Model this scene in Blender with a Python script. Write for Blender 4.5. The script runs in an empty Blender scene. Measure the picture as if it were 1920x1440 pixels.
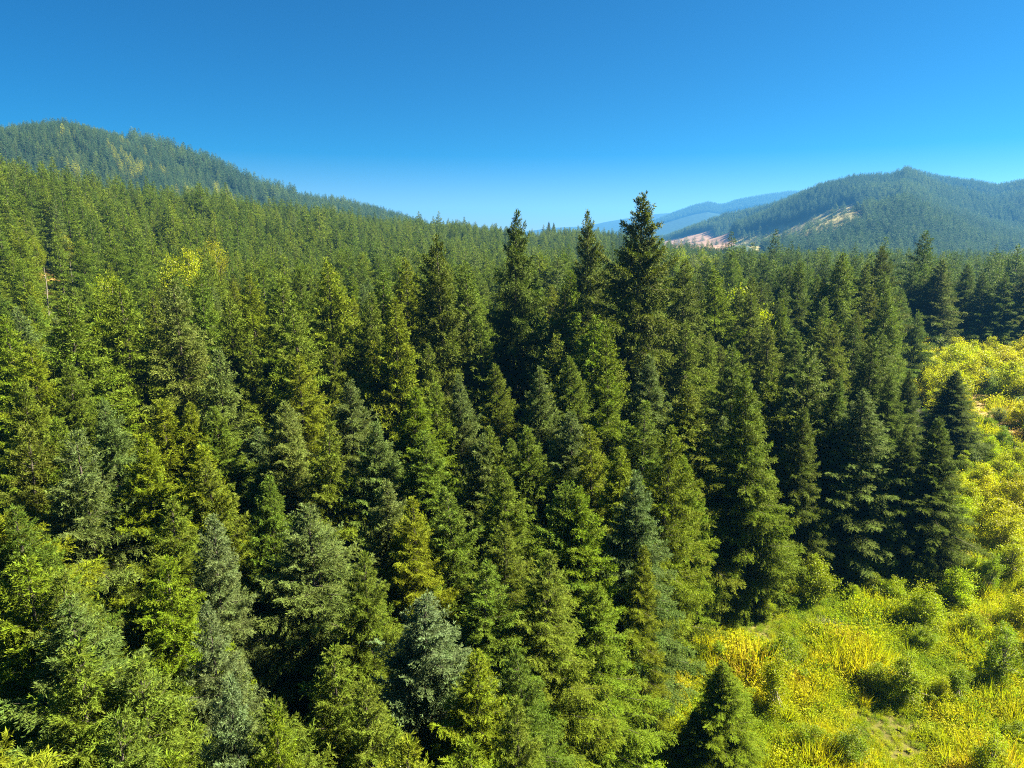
import bpy, math, random
import numpy as np
from mathutils import Vector

# ---------------------------------------------------------------- camera, sky, sun, exposure
scn = bpy.context.scene
COL = scn.collection
cam_d = bpy.data.cameras.new('drone_camera'); cam = bpy.data.objects.new('drone_camera', cam_d); COL.objects.link(cam)
cam.location = (0, 0, 38.0); cam.rotation_euler = (math.radians(78.0), 0, 0)
cam_d.lens = 24; cam_d.sensor_width = 36; cam_d.clip_start = 0.5; cam_d.clip_end = 60000
scn.camera = cam
SUN_AZ, SUN_EL = math.radians(87), math.radians(44)        # bearing clockwise from the view direction, height
w = bpy.data.worlds.new('World'); scn.world = w; w.use_nodes = True
nt = w.node_tree; bg = nt.nodes['Background']
sky = nt.nodes.new('ShaderNodeTexSky'); sky.sky_type = 'NISHITA'; sky.sun_disc = False
sky.sun_elevation = SUN_EL; sky.sun_rotation = SUN_AZ; sky.altitude = 300; sky.air_density = 0.95; sky.dust_density = 0.0; sky.ozone_density = 4.0
hs = nt.nodes.new('ShaderNodeHueSaturation'); hs.inputs['Saturation'].default_value = 1.85; hs.inputs['Value'].default_value = 0.305; hs.inputs['Hue'].default_value = 0.506
nt.links.new(sky.outputs[0], hs.inputs['Color']); nt.links.new(hs.outputs[0], bg.inputs['Color'])
bg.inputs['Strength'].default_value = 0.05
sd = bpy.data.lights.new('sun', 'SUN'); sun = bpy.data.objects.new('sun', sd); COL.objects.link(sun)
sd.energy = 5.0; sd.angle = math.radians(0.53); sd.color = (1.0, 0.92, 0.71)
sun.rotation_euler = Vector((math.sin(SUN_AZ) * math.cos(SUN_EL), math.cos(SUN_AZ) * math.cos(SUN_EL), math.sin(SUN_EL))).to_track_quat('Z', 'Y').to_euler()
vs = scn.view_settings; vs.view_transform = 'Standard'; vs.look = 'None'; vs.exposure = 2.65; vs.gamma = 1.0
scn.cycles.max_bounces = 5; scn.cycles.diffuse_bounces = 1; scn.cycles.glossy_bounces = 2; scn.cycles.transmission_bounces = 3; scn.cycles.volume_bounces = 0
scn.cycles.use_adaptive_sampling = True; scn.cycles.adaptive_threshold = 0.008

scn.cycles.use_denoising = False; scn.cycles.denoiser = 'OPENIMAGEDENOISE'; scn.cycles.denoising_prefilter = 'NONE'
scn.cycles.pixel_filter_type = 'BLACKMAN_HARRIS'; scn.cycles.filter_width = 1.1
w.cycles.sampling_method = 'NONE'
# ---------------------------------------------------------------- terrain (metres; the drone hovers over the origin, looking along +Y)
H_CAM = 38.0
def sstep(t):
    t = np.clip(t, 0, 1); return t * t * (3 - 2 * t)
_r = np.random.RandomState(5)
_WAVES = [(_r.uniform(0, 6.283), _r.uniform(0, 6.283), 2 ** _r.uniform(0, 1)) for _ in range(40)]
def noise(x, y, scale):
    """soft value in about -1..1 whose features are `scale` metres long"""
    v = 0.0
    for k, (a, p, f) in enumerate(_WAVES[:14]):
        w = 6.283 * f / (scale * 2.2)
        v = v + np.sin((x * math.cos(a) + y * math.sin(a)) * w + p + 1.7 * np.sin((y * math.cos(a) - x * math.sin(a)) * w * .6 + 3 * p))
    return v / 5.0
# each hill: bearing (degrees) -> crest distance, crest ground height, distance of its foot
HILLS = {
    'near': [[-47.03, -40.68, -35.58, -32.42, -28.71, -23.22, -18.38, -13.62, -9.48, -3.91, -1.31, 1.31, 3.92, 6.94, 9.52, 12.5, 16.64, 19.46, 22.59, 25.61, 29.93], [380, 390, 410, 430, 470, 520, 570, 640, 700, 760, 800, 840, 900, 920, 900, 860, 800, 760, 740, 740, 740], [58.2, 54.4, 51.1, 49.7, 47.1, 45.8, 42.3, 37.8, 33.5, 31.7, 27.4, 22.0, 26.7, 28.3, 21.9, 10.7, 1.6, -5.3, -14.8, -24.4, -42.7], [110, 120, 130, 130, 140, 150, 160, 170, 190, 220, 260, 330, 430, 450, 480, 480, 480, 480, 480, 480, 480]],
    'left': [[-47.47, -40.73, -35.4, -33.95, -31.83, -29.38, -26.8, -25.12, -22.71, -19.84, -17.57, -15.21, -13.59, -11.14, -8.64, -4.37], [1500, 1550, 1600, 1620, 1650, 1650, 1620, 1600, 1600, 1600, 1600, 1600, 1600, 1600, 1600, 1600], [129.5, 178.6, 212.6, 222.2, 236.8, 227.2, 209.1, 197.1, 173.1, 133.9, 116.7, 104.3, 103.8, 87.4, 65.7, 23.5], [650, 650, 700, 700, 750, 800, 800, 850, 900, 950, 1000, 1050, 1050, 1100, 1100, 1100]],
    'right': [[9.58, 11.87, 13.11, 14.53, 16.12, 17.68, 19.59, 21.43, 23.22, 25.67, 27.55, 28.37, 28.99, 29.82, 30.97, 32.88, 34.41, 35.84, 40.6, 49.34], [3300, 3300, 3300, 3250, 3200, 3200, 3150, 3100, 3050, 3000, 3000, 3000, 3000, 3000, 3000, 3000, 3000, 3000, 3000, 3000], [-15.9, 30.6, 49.8, 73.4, 91.9, 113.2, 145.5, 182.0, 216.0, 236.3, 236.6, 246.3, 267.6, 254.3, 236.7, 212.2, 189.0, 191.3, 188.4, 114.2], [1900, 1900, 1800, 1600, 1500, 1300, 1200, 1100, 1050, 1000, 1000, 1000, 1000, 1000, 1000, 1000, 1000, 1000, 1000, 1000]],
    'far': [[5.25, 8.25, 10.36, 11.81, 13.03, 14.44, 15.55, 16.53, 17.42, 18.39, 20.29, 21.41, 25.77, 38.35], [6500, 6500, 6500, 6500, 6500, 6500, 6500, 6500, 6500, 6500, 6500, 6500, 6500, 6500], [-20.5, 76.1, 123.4, 198.5, 253.8, 312.7, 338.8, 314.5, 345.0, 370.4, 402.1, 417.0, 391.9, 143.9], [5000, 5000, 5000, 5000, 5000, 5000, 5000, 5000, 5000, 5000, 5000, 5000, 5000, 5000]],
    'farther': [[-11.26, -2.62, 1.09, 3.27, 6.08, 7.58, 9.06, 11.57, 12.61, 14.47, 26.0], [8500, 8500, 8500, 8500, 8500, 8500, 8500, 8500, 8500, 8500, 8500], [-37.4, 56.6, 126.3, 170.3, 188.6, 238.1, 274.5, 327.9, 339.0, 300.3, 140.1], [7000, 7000, 7000, 7000, 7000, 7000, 7000, 7000, 7000, 7000, 7000]],
}
def hill_h(name, x, y):
    az = np.degrees(np.arctan2(x, y)); r = np.hypot(x, y)
    A, D, Z, F = (np.array(v, float) for v in HILLS[name])
    d = np.interp(az, A, D); z = np.interp(az, A, Z); f = np.interp(az, A, F)
    t = (r - f) / (d - f)
    tc = np.clip(t, 0, 1)
    front = 0.55 * tc + 0.45 * sstep(tc)
    back = 1 - 0.75 * sstep((r - d) / (0.7 * d))
    amp = {'near': .10, 'left': .18, 'right': .5, 'far': .10, 'farther': .08}[name]
    sc = {'near': 130., 'left': 330., 'right': 520., 'far': 1500., 'farther': 1500.}[name]
    spur = np.clip(noise(x, y, sc), -1, 1) * amp * 6 * tc * (1 - tc) ** 1.7
    return np.where(t <= 0, -50.0, z * np.where(t < 1, front * (1 + spur) + spur * .3, back))
def ground_h(x, y):
    x = np.asarray(x, float); y = np.asarray(y, float)
    r = np.hypot(x, y)
    base = 0.35 * noise(x, y, 26.) * sstep((r - 8) / 40) + 1.2 * noise(x + 50, y, 160.) * sstep((r - 150) / 200)
    h = base + 7.0 * sstep((r - 52) / 115) * (1 - sstep((r - 290) / 330))
    for n in HILLS:
        hh = hill_h(n, x, y)
        h = np.where(hh > h, hh, h)
    return h
CLEARING = [(9.0, 38.0), (13.0, 50.4), (19.0, 60.1), (24.4, 64.5), (31.2, 71.5), (38.2, 70.3), (46.4, 70.0), (58.3, 84.9), (67.5, 98.0), (76.3, 115.0), (84.7, 138.1), (89.5, 153.9), (119.1, 193.2), (135.8, 205.1), (167.1, 212.1), (227.1, 204.1), (230, 120), (150, 15), (13.0, 18)]
BARE = {'pink': [(648.4, 3006.9), (622.2, 2627.3), (654.0, 2520.5), (710.1, 2484.5), (608.5, 1909.4), (569.1, 1724.5), (376.5, 1294.4), (306.9, 1213.8), (268.5, 1243.3)], 'slash': [(576.6, 1818.8), (627.4, 1789.2), (681.9, 1691.7), (736.2, 1660.1), (776.1, 1655.1), (796.4, 1614.2), (578.3, 1155.3), (531.6, 1146.8), (492.8, 1155.3), (466.8, 1247.5), (475.0, 1350.9)], 'bank': [(-155.7, 221.8), (-160.4, 239.2), (-152.1, 232.7), (-75.2, 114.5), (-70.9, 105.3), (-72.3, 103.2)], 'bank_b': [(-150.3, 231.5), (-149.1, 237.0), (-84.0, 132.7), (-86.2, 132.4)], 'soil': [(90.3, 135.7), (98.8, 137.1), (101.4, 130.2), (79.4, 99.1), (79.7, 106.5), (78.8, 114.5)]}
def in_poly(x, y, poly):
    x = np.asarray(x, float); y = np.asarray(y, float)
    c = np.zeros(np.broadcast(x, y).shape, bool); n = len(poly)
    for i in range(n):
        (x1, y1), (x2, y2) = poly[i], poly[(i + 1) % n]
        if y1 == y2: continue
        k = ((y1 > y) != (y2 > y)) & (x < (x2 - x1) * (y - y1) / (y2 - y1) + x1)
        c ^= k
    return c

# ---------------------------------------------------------------- where everything stands: x, y, height, ...
CONIFERS = [
    (-4.7, 19.4, 21.7, 4.1, 'y', 'close_conifer_2', 'yellow-green conifer in front of the pale bottom conifer, tip 36% across, 97% down'),
    (-10.1, 17.8, 23.3, 3.82, 'y', 'close_conifer_0', 'slim yellow-green conifer in front of the pale left-corner conifer, tip 17% across, 97% down'),
    (-1.5, 20.9, 21.1, 4.03, 'y', 'close_conifer_2', 'yellow-green conifer in front of the pale bottom conifer, tip 46% across, 95% down'),
    (-11.8, 17.4, 24.0, 4.88, 'g', 'close_conifer_1', 'green conifer in front of the pale left-corner conifer, tip 10% across, 95% down'),
    (-8.7, 20.8, 22.2, 2.78, 'y', 'close_conifer_2', 'slim yellow-green conifer left of the pale bottom conifer, tip 26% across, 92% down'),
    (-15.3, 18.5, 24.7, 5.71, 'y', 'close_conifer_0', 'broad yellow-green conifer in front of the pale left-corner conifer, tip 1% across, 90% down'),
    (-8.3, 23.6, 21.3, 4.06, 'g', 'close_conifer_2', 'green conifer left of the pale bottom conifer, tip 29% across, 88% down'),
    (-5.2, 24.5, 20.2, 3.92, 'g', 'close_conifer_1', 'green conifer in front of the pale bottom conifer, tip 38% across, 90% down'),
    (-11.6, 23.3, 22.4, 3.26, 's', 'close_conifer_1', 'slim silvery conifer right of the pale left-corner conifer, tip 20% across, 86% down'),
    (-16.1, 21.7, 23.6, 4.82, 'g', 'close_conifer_2', 'green conifer in front of the pale left-corner conifer, tip 6% across, 85% down'),
    (0.4, 27.0, 18.5, 3.09, 'g', 'close_conifer_0', 'slim green conifer in front of the bushy lower-centre conifer, tip 51% across, 89% down'),
    (-13.9, 23.1, 22.6, 4.68, 'g', 'close_conifer_0', 'green conifer in front of the pale left-corner conifer, tip 14% across, 85% down'),
    (-7.5, 27.0, 20.4, 4.37, 'g', 'close_conifer_2', 'green conifer left of the pale bottom conifer, tip 33% across, 84% down'),
    (-2.0, 29.9, 18.7, 4.15, 'y', 'close_conifer_1', 'yellow-green conifer in front of the pale bottom conifer, tip 46% across, 84% down'),
    (2.1, 30.9, 18.2, 3.46, 'g', 'close_conifer_0', 'slim green conifer in front of the bushy lower-centre conifer, tip 54% across, 83% down'),
    (-13.2, 28.6, 21.6, 3.41, 's', 'close_conifer_1', 'slim silvery conifer in front of the silver-tipped conifer, tip 22% across, 78% down'),
    (-17.9, 27.1, 22.9, 5.9, 'b', 'close_conifer_1', 'pale blue-grey conifer with curved tip shoots, lower left'),
    (-4.7, 32.7, 20.0, 5.4, 's', 'close_conifer_1', 'pale silvery conifer with see-through boughs, lower centre'),
    (-20.7, 28.2, 23.3, 4.3, 'g', 'close_conifer_0', 'green conifer left of the pale left-corner conifer, tip 5% across, 75% down'),
    (-17.5, 31.4, 22.2, 4.63, 'y', 'close_conifer_0', 'yellow-green conifer right of the pale left-corner conifer, tip 16% across, 73% down'),
    (-22.6, 29.3, 23.7, 5.79, 'y', 'close_conifer_0', 'broad yellow-green conifer left of the pale left-corner conifer, tip 2% across, 72% down'),
    (-2.5, 36.9, 19.2, 4.64, 'g', 'close_conifer_2', 'green conifer right of the pale bottom conifer, tip 46% across, 74% down'),
    (-8.4, 37.1, 20.0, 3.89, 'g', 'close_conifer_0', 'green conifer left of the pale bottom conifer, tip 36% across, 72% down'),
    (1.3, 38.0, 19.6, 4.27, 'g', 'close_conifer_2', 'green conifer left of the bushy lower-centre conifer, tip 52% across, 72% down'),
    (-18.0, 37.9, 22.3, 4.18, 's', 'close_conifer_0', 'slim silver-tipped conifer left of the broad blue-tipped one'),
    (5.3, 41.7, 15.8, 3.85, 'y', 'edge_conifer_1', 'broad yellow-green conifer at lower centre beside the clearing'),
    (-12.5, 40.6, 21.7, 6.16, 'b', 'close_conifer_2', 'broad bushy conifer with blue-grey top, largest in the lower left half'),
    (-0.7, 43.0, 20.0, 4.32, 'g', 'close_conifer_2', 'green conifer left of the bushy lower-centre conifer, tip 49% across, 67% down'),
    (13.1, 42.0, 5.6, 1.75, 'g', 'edge_conifer_0', 'slim green conifer in front of the small meadow conifer, tip 68% across, 93% down'),
    (-26.1, 35.4, 24.1, 4.89, 'd', 'close_conifer_0', 'dark green conifer in front of the grey-blue left conifer, tip 4% across, 65% down'),
    (15.0, 42.4, 9.2, 2.65, 'y', 'edge_conifer_0', 'small conifer alone in the yellow brush, lower right'),
    (-21.6, 39.5, 22.4, 4.66, 'g', 'close_conifer_2', 'green conifer left of the silver-tipped conifer, tip 16% across, 65% down'),
    (-6.6, 44.5, 20.8, 3.99, 'y', 'close_conifer_2', 'yellow-green conifer behind the pale bottom conifer, tip 41% across, 65% down'),
    (8.5, 46.2, 16.5, 2.69, 'y', 'edge_conifer_0', 'slim yellow-green conifer behind the bushy lower-centre conifer, tip 61% across, 70% down'),
    (-29.0, 37.0, 25.2, 5.8, 'y', 'near_conifer_3', 'broad yellow-green conifer left of the grey-blue left conifer, tip 0% across, 61% down'),
    (-16.6, 44.0, 22.0, 4.15, 'g', 'near_conifer_3', 'green conifer left of the broad blue-tipped conifer, tip 26% across, 62% down'),
    (-3.5, 46.9, 20.6, 4.63, 'g', 'open_conifer_1', 'green conifer behind the pale bottom conifer, tip 45% across, 63% down'),
    (-9.3, 47.1, 21.1, 4.47, 'b', 'near_conifer_1', 'blue-grey conifer right of the broad blue-tipped conifer, tip 38% across, 62% down'),
    (3.9, 47.8, 20.6, 4.62, 'g', 'open_conifer_1', 'green conifer left of the slim grey spire, tip 55% across, 62% down'),
    (6.3, 47.6, 20.4, 4.38, 'y', 'near_conifer_1', 'yellow-green conifer left of the slim grey spire, tip 58% across, 63% down'),
    (0.8, 50.0, 21.2, 4.49, 'g', 'near_conifer_0', 'green conifer left of the slim grey spire, tip 51% across, 60% down'),
    (9.9, 49.0, 21.0, 3.79, 's', 'near_conifer_3', 'slim greyish conifer spire right of centre'),
    (-20.3, 47.9, 22.6, 4.68, 'g', 'open_conifer_0', 'green conifer behind the silver-tipped conifer, tip 23% across, 59% down'),
    (-23.8, 46.3, 23.4, 5.04, 'y', 'open_conifer_0', 'yellow-green conifer behind the silver-tipped conifer, tip 17% across, 58% down'),
    (9.1, 53.2, 22.0, 4.14, 'y', 'near_conifer_2', 'yellow-green conifer behind the slim grey spire, tip 61% across, 58% down'),
    (-29.5, 45.2, 25.2, 5.79, 'b', 'open_conifer_0', 'broad grey-blue conifer at the left above the corner'),
    (-27.0, 46.8, 24.2, 4.91, 'y', 'near_conifer_0', 'yellow-green conifer right of the grey-blue left conifer, tip 13% across, 57% down'),
    (-3.2, 55.9, 21.7, 4.1, 'b', 'near_conifer_2', 'blue-grey conifer right of the tall blue-green cone, tip 46% across, 57% down'),
    (-6.2, 55.7, 22.0, 5.29, 'g', 'near_conifer_3', 'broad green conifer right of the tall blue-green cone, tip 43% across, 56% down'),
    (2.3, 57.0, 22.3, 4.64, 'g', 'near_conifer_1', 'green conifer left of the slim grey spire, tip 53% across, 56% down'),
    (7.8, 56.5, 22.5, 4.67, 'y', 'open_conifer_0', 'yellow-green conifer behind the slim grey spire, tip 59% across, 56% down'),
    (12.6, 55.6, 22.6, 3.98, 'y', 'open_conifer_2', 'slim yellow-green conifer behind the slim grey spire, tip 65% across, 56% down'),
    (-16.6, 55.6, 22.9, 4.72, 'g', 'open_conifer_0', 'green conifer in front of the tall blue-green cone, tip 31% across, 55% down'),
    (-35.1, 46.2, 25.1, 5.02, 'd', 'open_conifer_2', 'dark green conifer left of the grey-blue left conifer, tip 1% across, 56% down'),
    (-33.5, 47.4, 25.1, 5.03, 'g', 'near_conifer_2', 'green conifer left of the grey-blue left conifer, tip 4% across, 55% down'),
    (-12.4, 56.7, 22.6, 4.68, 'b', 'near_conifer_3', 'blue-grey conifer in front of the tall blue-green cone, tip 36% across, 55% down'),
    (-0.5, 58.0, 22.2, 4.4, 'g', 'near_conifer_2', 'green conifer left of the slim grey spire, tip 49% across, 55% down'),
    (5.6, 60.7, 22.7, 4.93, 'b', 'near_conifer_0', 'blue-grey conifer left of the slim grey spire, tip 56% across, 53% down'),
    (-20.5, 58.5, 24.0, 5.36, 'b', 'near_conifer_2', 'blue-grey conifer left of the tall blue-green cone, tip 27% across, 52% down'),
    (-31.8, 53.2, 25.2, 4.54, 'b', 'near_conifer_2', 'blue-grey conifer right of the grey-blue left conifer, tip 11% across, 52% down'),
    (16.6, 60.8, 18.2, 3.05, 'y', 'edge_conifer_0', 'slim yellow-green conifer right of the slim grey spire, tip 67% across, 59% down'),
    (-30.1, 56.5, 24.5, 5.2, 'y', 'open_conifer_1', 'yellow-green conifer right of the grey-blue left conifer, tip 15% across, 52% down'),
    (-25.8, 58.6, 23.4, 5.04, 'g', 'near_conifer_0', 'green conifer behind the silver-tipped conifer, tip 22% across, 53% down'),
    (12.2, 62.8, 23.3, 5.26, 'g', 'open_conifer_0', 'green conifer behind the slim grey spire, tip 63% across, 52% down'),
    (-27.8, 57.7, 23.9, 4.38, 'y', 'near_conifer_0', 'yellow-green conifer behind the silver-tipped conifer, tip 19% across, 52% down'),
    (17.3, 62.7, 17.6, 3.36, 'g', 'edge_conifer_2', 'green conifer right of the slim grey spire, tip 68% across, 59% down'),
    (0.4, 65.3, 18.2, 4.39, 'g', 'near_conifer_0', 'green conifer left of the slim grey spire, tip 50% across, 57% down'),
    (-16.0, 64.0, 24.5, 5.44, 'b', 'near_conifer_1', 'tall blue-green conifer cone left of centre'),
    (-10.8, 65.1, 23.7, 5.32, 'y', 'near_conifer_1', 'yellow-green conifer right of the tall blue-green cone, tip 39% across, 50% down'),
    (-40.3, 54.8, 25.9, 5.14, 'g', 'near_conifer_3', 'green conifer left of the grey-blue left conifer, tip 2% across, 50% down'),
    (-7.6, 67.6, 23.5, 4.32, 'g', 'open_conifer_2', 'green conifer right of the tall blue-green cone, tip 43% across, 50% down'),
    (17.5, 65.7, 24.2, 5.4, 'g', 'near_conifer_3', 'green conifer left of the clearing-corner conifer, tip 67% across, 49% down'),
    (23.8, 63.7, 25.3, 4.49, 'g', 'edge_conifer_2', 'tall green conifer standing at the corner of the clearing, boughs to the ground'),
    (-24.6, 65.3, 19.6, 4.63, 'b', 'near_conifer_2', 'blue-grey conifer left of the tall blue-green cone, tip 26% across, 55% down'),
    (-5.0, 69.8, 24.0, 3.9, 'b', 'near_conifer_0', 'slim blue-grey conifer right of the tall blue-green cone, tip 45% across, 48% down'),
    (2.5, 72.0, 23.9, 4.38, 'b', 'near_conifer_1', 'blue-grey conifer left of the slim grey spire, tip 52% across, 48% down'),
    (10.8, 71.2, 24.2, 4.9, 'y', 'open_conifer_2', 'yellow-green conifer behind the slim grey spire, tip 60% across, 48% down'),
    (-40.7, 61.8, 26.3, 5.19, 'g', 'near_conifer_1', 'green conifer behind the grey-blue left conifer, tip 7% across, 47% down'),
    (-1.2, 74.0, 23.7, 4.83, 'g', 'near_conifer_1', 'green conifer in front of the layered fir, tip 49% across, 47% down'),
    (-11.2, 73.7, 19.4, 4.63, 'g', 'near_conifer_0', 'green conifer right of the tall blue-green cone, tip 40% across, 53% down'),
    (23.1, 71.3, 18.7, 4.39, 'b', 'near_conifer_0', 'blue-grey conifer in front of the clearing-corner conifer, tip 71% across, 54% down'),
    (15.9, 74.3, 25.1, 5.02, 'b', 'near_conifer_2', 'blue-grey conifer left of the clearing-corner conifer, tip 64% across, 46% down'),
    (7.6, 75.6, 24.5, 5.19, 'g', 'near_conifer_1', 'green conifer behind the slim grey spire, tip 57% across, 46% down'),
    (30.3, 69.7, 19.9, 3.62, 'd', 'edge_conifer_2', 'dark green conifer in front of the blue-topped fir, tip 78% across, 53% down'),
    (-23.6, 74.3, 24.9, 5.49, 'y', 'open_conifer_2', 'yellow-green conifer left of the tall blue-green cone, tip 29% across, 46% down'),
    (11.2, 79.2, 27.3, 4.8, 'y', 'mid_conifer_1', 'yellow-green conifer in front of the spired fir, tip 59% across, 42% down'),
    (-32.6, 73.1, 25.2, 5.04, 'b', 'mid_conifer_0', 'blue-grey conifer in front of the blue-green back-row fir, tip 21% across, 45% down'),
    (37.6, 71.8, 21.1, 5.22, 'b', 'edge_conifer_0', 'broad blue-grey conifer right of the blue-topped fir, tip 84% across, 51% down'),
    (29.2, 76.6, 23.5, 4.33, 'g', 'mid_conifer_0', 'green conifer behind the clearing-corner conifer, tip 75% across, 47% down'),
    (35.7, 74.9, 21.9, 4.29, 'd', 'edge_conifer_2', 'blue-topped conifer on the shaded edge of the clearing'),
    (40.0, 72.7, 13.2, 2.53, 'd', 'edge_conifer_0', 'slim dark green conifer in front of the blue-topped fir, tip 85% across, 59% down'),
    (42.4, 71.4, 17.2, 3.31, 'd', 'edge_conifer_1', 'dark green conifer in front of the fir beside yellow bushes, tip 88% across, 55% down'),
    (46.2, 70.1, 18.0, 4.16, 'd', 'edge_conifer_2', 'dark green conifer in front of the fir beside yellow bushes, tip 92% across, 55% down'),
    (9.8, 83.4, 27.7, 5.39, 'y', 'mid_conifer_3', 'yellow-green conifer in front of the spired fir, tip 58% across, 41% down'),
    (-23.7, 80.6, 29.8, 5.11, 'g', 'mid_conifer_1', 'green conifer behind the tall blue-green cone, tip 30% across, 39% down'),
    (-14.5, 82.7, 30.0, 5.13, 'y', 'mid_conifer_2', 'yellow-green conifer in front of the layered fir, tip 38% across, 39% down'),
    (33.6, 77.0, 24.8, 5.23, 'b', 'mid_conifer_1', 'blue-grey conifer behind the blue-topped fir, tip 79% across, 45% down'),
    (-30.3, 78.4, 25.0, 5.01, 'g', 'mid_conifer_2', 'green conifer right of the blue-green back-row fir, tip 24% across, 44% down'),
    (5.3, 83.8, 25.2, 5.04, 'g', 'mid_conifer_3', 'green conifer in front of the spired fir, tip 54% across, 43% down'),
    (-48.6, 68.5, 26.5, 5.75, 'y', 'open_conifer_2', 'yellow-green conifer behind the grey-blue left conifer, tip 3% across, 44% down'),
    (-21.7, 81.1, 24.7, 4.97, 'g', 'open_conifer_1', 'green conifer behind the tall blue-green cone, tip 32% across, 44% down'),
    (-16.9, 82.3, 24.6, 4.95, 'y', 'mid_conifer_2', 'yellow-green conifer behind the tall blue-green cone, tip 36% across, 44% down'),
    (-10.5, 83.3, 24.2, 4.42, 'g', 'mid_conifer_2', 'green conifer right of the tall blue-green cone, tip 42% across, 44% down'),
    (-40.2, 74.0, 16.6, 3.61, 'y', 'open_conifer_1', 'yellow-green conifer right of the grey-blue left conifer, tip 15% across, 55% down'),
    (-8.2, 87.6, 37.0, 5.87, 'd', 'old_fir_1', 'dark fir with clear layered boughs left of the ragged skyline fir'),
    (28.0, 83.4, 23.9, 4.86, 'g', 'mid_conifer_0', 'green conifer behind the clearing-corner conifer, tip 72% across, 45% down'),
    (-3.8, 87.9, 26.0, 5.15, 'd', 'mid_conifer_1', 'dark green conifer in front of the layered fir, tip 47% across, 42% down'),
    (-47.8, 73.9, 30.4, 6.92, 'g', 'mid_conifer_3', 'broad green conifer left of the blue-green back-row fir, tip 7% across, 39% down'),
    (45.1, 79.0, 20.3, 4.09, 'd', 'edge_conifer_1', 'dark green conifer left of the fir beside yellow bushes, tip 87% across, 49% down'),
    (-20.5, 89.7, 29.6, 5.08, 'g', 'mid_conifer_2', 'green conifer behind the tall blue-green cone, tip 35% across, 38% down'),
    (15.9, 90.6, 41.6, 7.31, 'd', 'old_fir_0', 'tall dark fir, highest tip on the skyline right of centre'),
    (-45.0, 80.2, 31.7, 6.53, 'g', 'mid_conifer_1', 'green conifer left of the blue-green back-row fir, tip 12% across, 36% down'),
    (-40.3, 82.7, 31.3, 6.77, 'b', 'mid_conifer_2', 'blue-green fir with pale right side in the left back row'),
    (-29.6, 87.1, 31.4, 6.79, 'g', 'mid_conifer_0', 'broad green conifer right of the blue-green back-row fir, tip 27% across, 36% down'),
    (5.1, 91.9, 29.9, 5.69, 'g', 'mid_conifer_2', 'green conifer in front of the ragged fir, tip 54% across, 37% down'),
    (18.7, 90.1, 25.5, 5.09, 'g', 'mid_conifer_3', 'green conifer left of the clearing-corner conifer, tip 64% across, 42% down'),
    (23.0, 89.1, 25.4, 5.07, 'g', 'mid_conifer_0', 'green conifer left of the clearing-corner conifer, tip 67% across, 42% down'),
    (-0.1, 95.0, 39.8, 5.5, 'd', 'old_fir_2', 'ragged dark fir with bare twiggy top breaking the skyline at centre'),
    (-23.9, 93.0, 33.1, 6.43, 'y', 'mid_conifer_0', 'yellow-green conifer left of the layered fir, tip 33% across, 34% down'),
    (-14.7, 96.9, 32.8, 6.7, 'y', 'mid_conifer_0', 'yellow-green conifer left of the layered fir, tip 40% across, 34% down'),
    (-37.3, 90.6, 28.9, 5.0, 'g', 'mid_conifer_3', 'green conifer right of the blue-green back-row fir, tip 22% across, 38% down'),
    (27.4, 94.1, 22.9, 4.26, 'g', 'mid_conifer_2', 'green conifer left of the clearing-corner conifer, tip 69% across, 43% down'),
    (46.2, 86.4, 23.4, 5.04, 'd', 'mid_conifer_1', 'dark green conifer right of the blue-topped fir, tip 85% across, 44% down'),
    (-59.0, 80.7, 26.3, 5.71, 'y', 'mid_conifer_3', 'yellow-green conifer behind the grey-blue left conifer, tip 1% across, 41% down'),
    (-35.1, 93.7, 30.9, 5.25, 'y', 'mid_conifer_3', 'yellow-green conifer right of the blue-green back-row fir, tip 25% across, 36% down'),
    (-19.8, 98.0, 30.8, 5.81, 'g', 'mid_conifer_1', 'green conifer left of the layered fir, tip 36% across, 35% down'),
    (-5.4, 99.9, 32.6, 6.07, 'g', 'mid_conifer_0', 'green conifer in front of the layered fir, tip 46% across, 34% down'),
    (-52.0, 85.4, 28.7, 5.52, 'y', 'mid_conifer_0', 'yellow-green conifer left of the blue-green back-row fir, tip 9% across, 38% down'),
    (40.9, 95.6, 22.3, 4.64, 'g', 'open_conifer_2', 'green conifer behind the blue-topped fir, tip 78% across, 43% down'),
    (-47.4, 92.6, 28.2, 4.91, 'g', 'mid_conifer_2', 'green conifer left of the blue-green back-row fir, tip 16% across, 38% down'),
    (-65.8, 83.1, 15.4, 3.48, 'y', 'mid_conifer_2', 'yellow-green conifer left of the grey-blue left conifer, cut off at 51% down'),
    (8.2, 105.7, 30.2, 5.73, 'y', 'mid_conifer_2', 'yellow-green conifer in front of the spired fir, tip 55% across, 35% down'),
    (-31.3, 103.4, 30.7, 5.81, 'g', 'open_conifer_0', 'green conifer behind the tall blue-green cone, tip 30% across, 35% down'),
    (3.3, 107.9, 31.7, 5.94, 'g', 'mid_conifer_3', 'green conifer in front of the ragged fir, tip 52% across, 34% down'),
    (26.2, 104.8, 31.9, 6.26, 'd', 'mid_conifer_3', 'dark green conifer in front of the tallest fir, tip 67% across, 33% down'),
    (12.4, 107.3, 38.8, 4.71, 'd', 'old_fir_2', 'slim dark fir with a thin spire just left of the tallest fir'),
    (56.3, 94.5, 16.4, 2.86, 'd', 'edge_conifer_0', 'slim dark green conifer left of the fir beside yellow bushes, tip 89% across, 48% down'),
    (39.8, 102.6, 22.5, 4.68, 'g', 'mid_conifer_2', 'green conifer behind the clearing-corner conifer, tip 76% across, 42% down'),
    (32.8, 105.1, 18.4, 3.93, 'd', 'mid_conifer_2', 'dark green conifer left of the clearing-corner conifer, tip 71% across, 45% down'),
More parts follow.
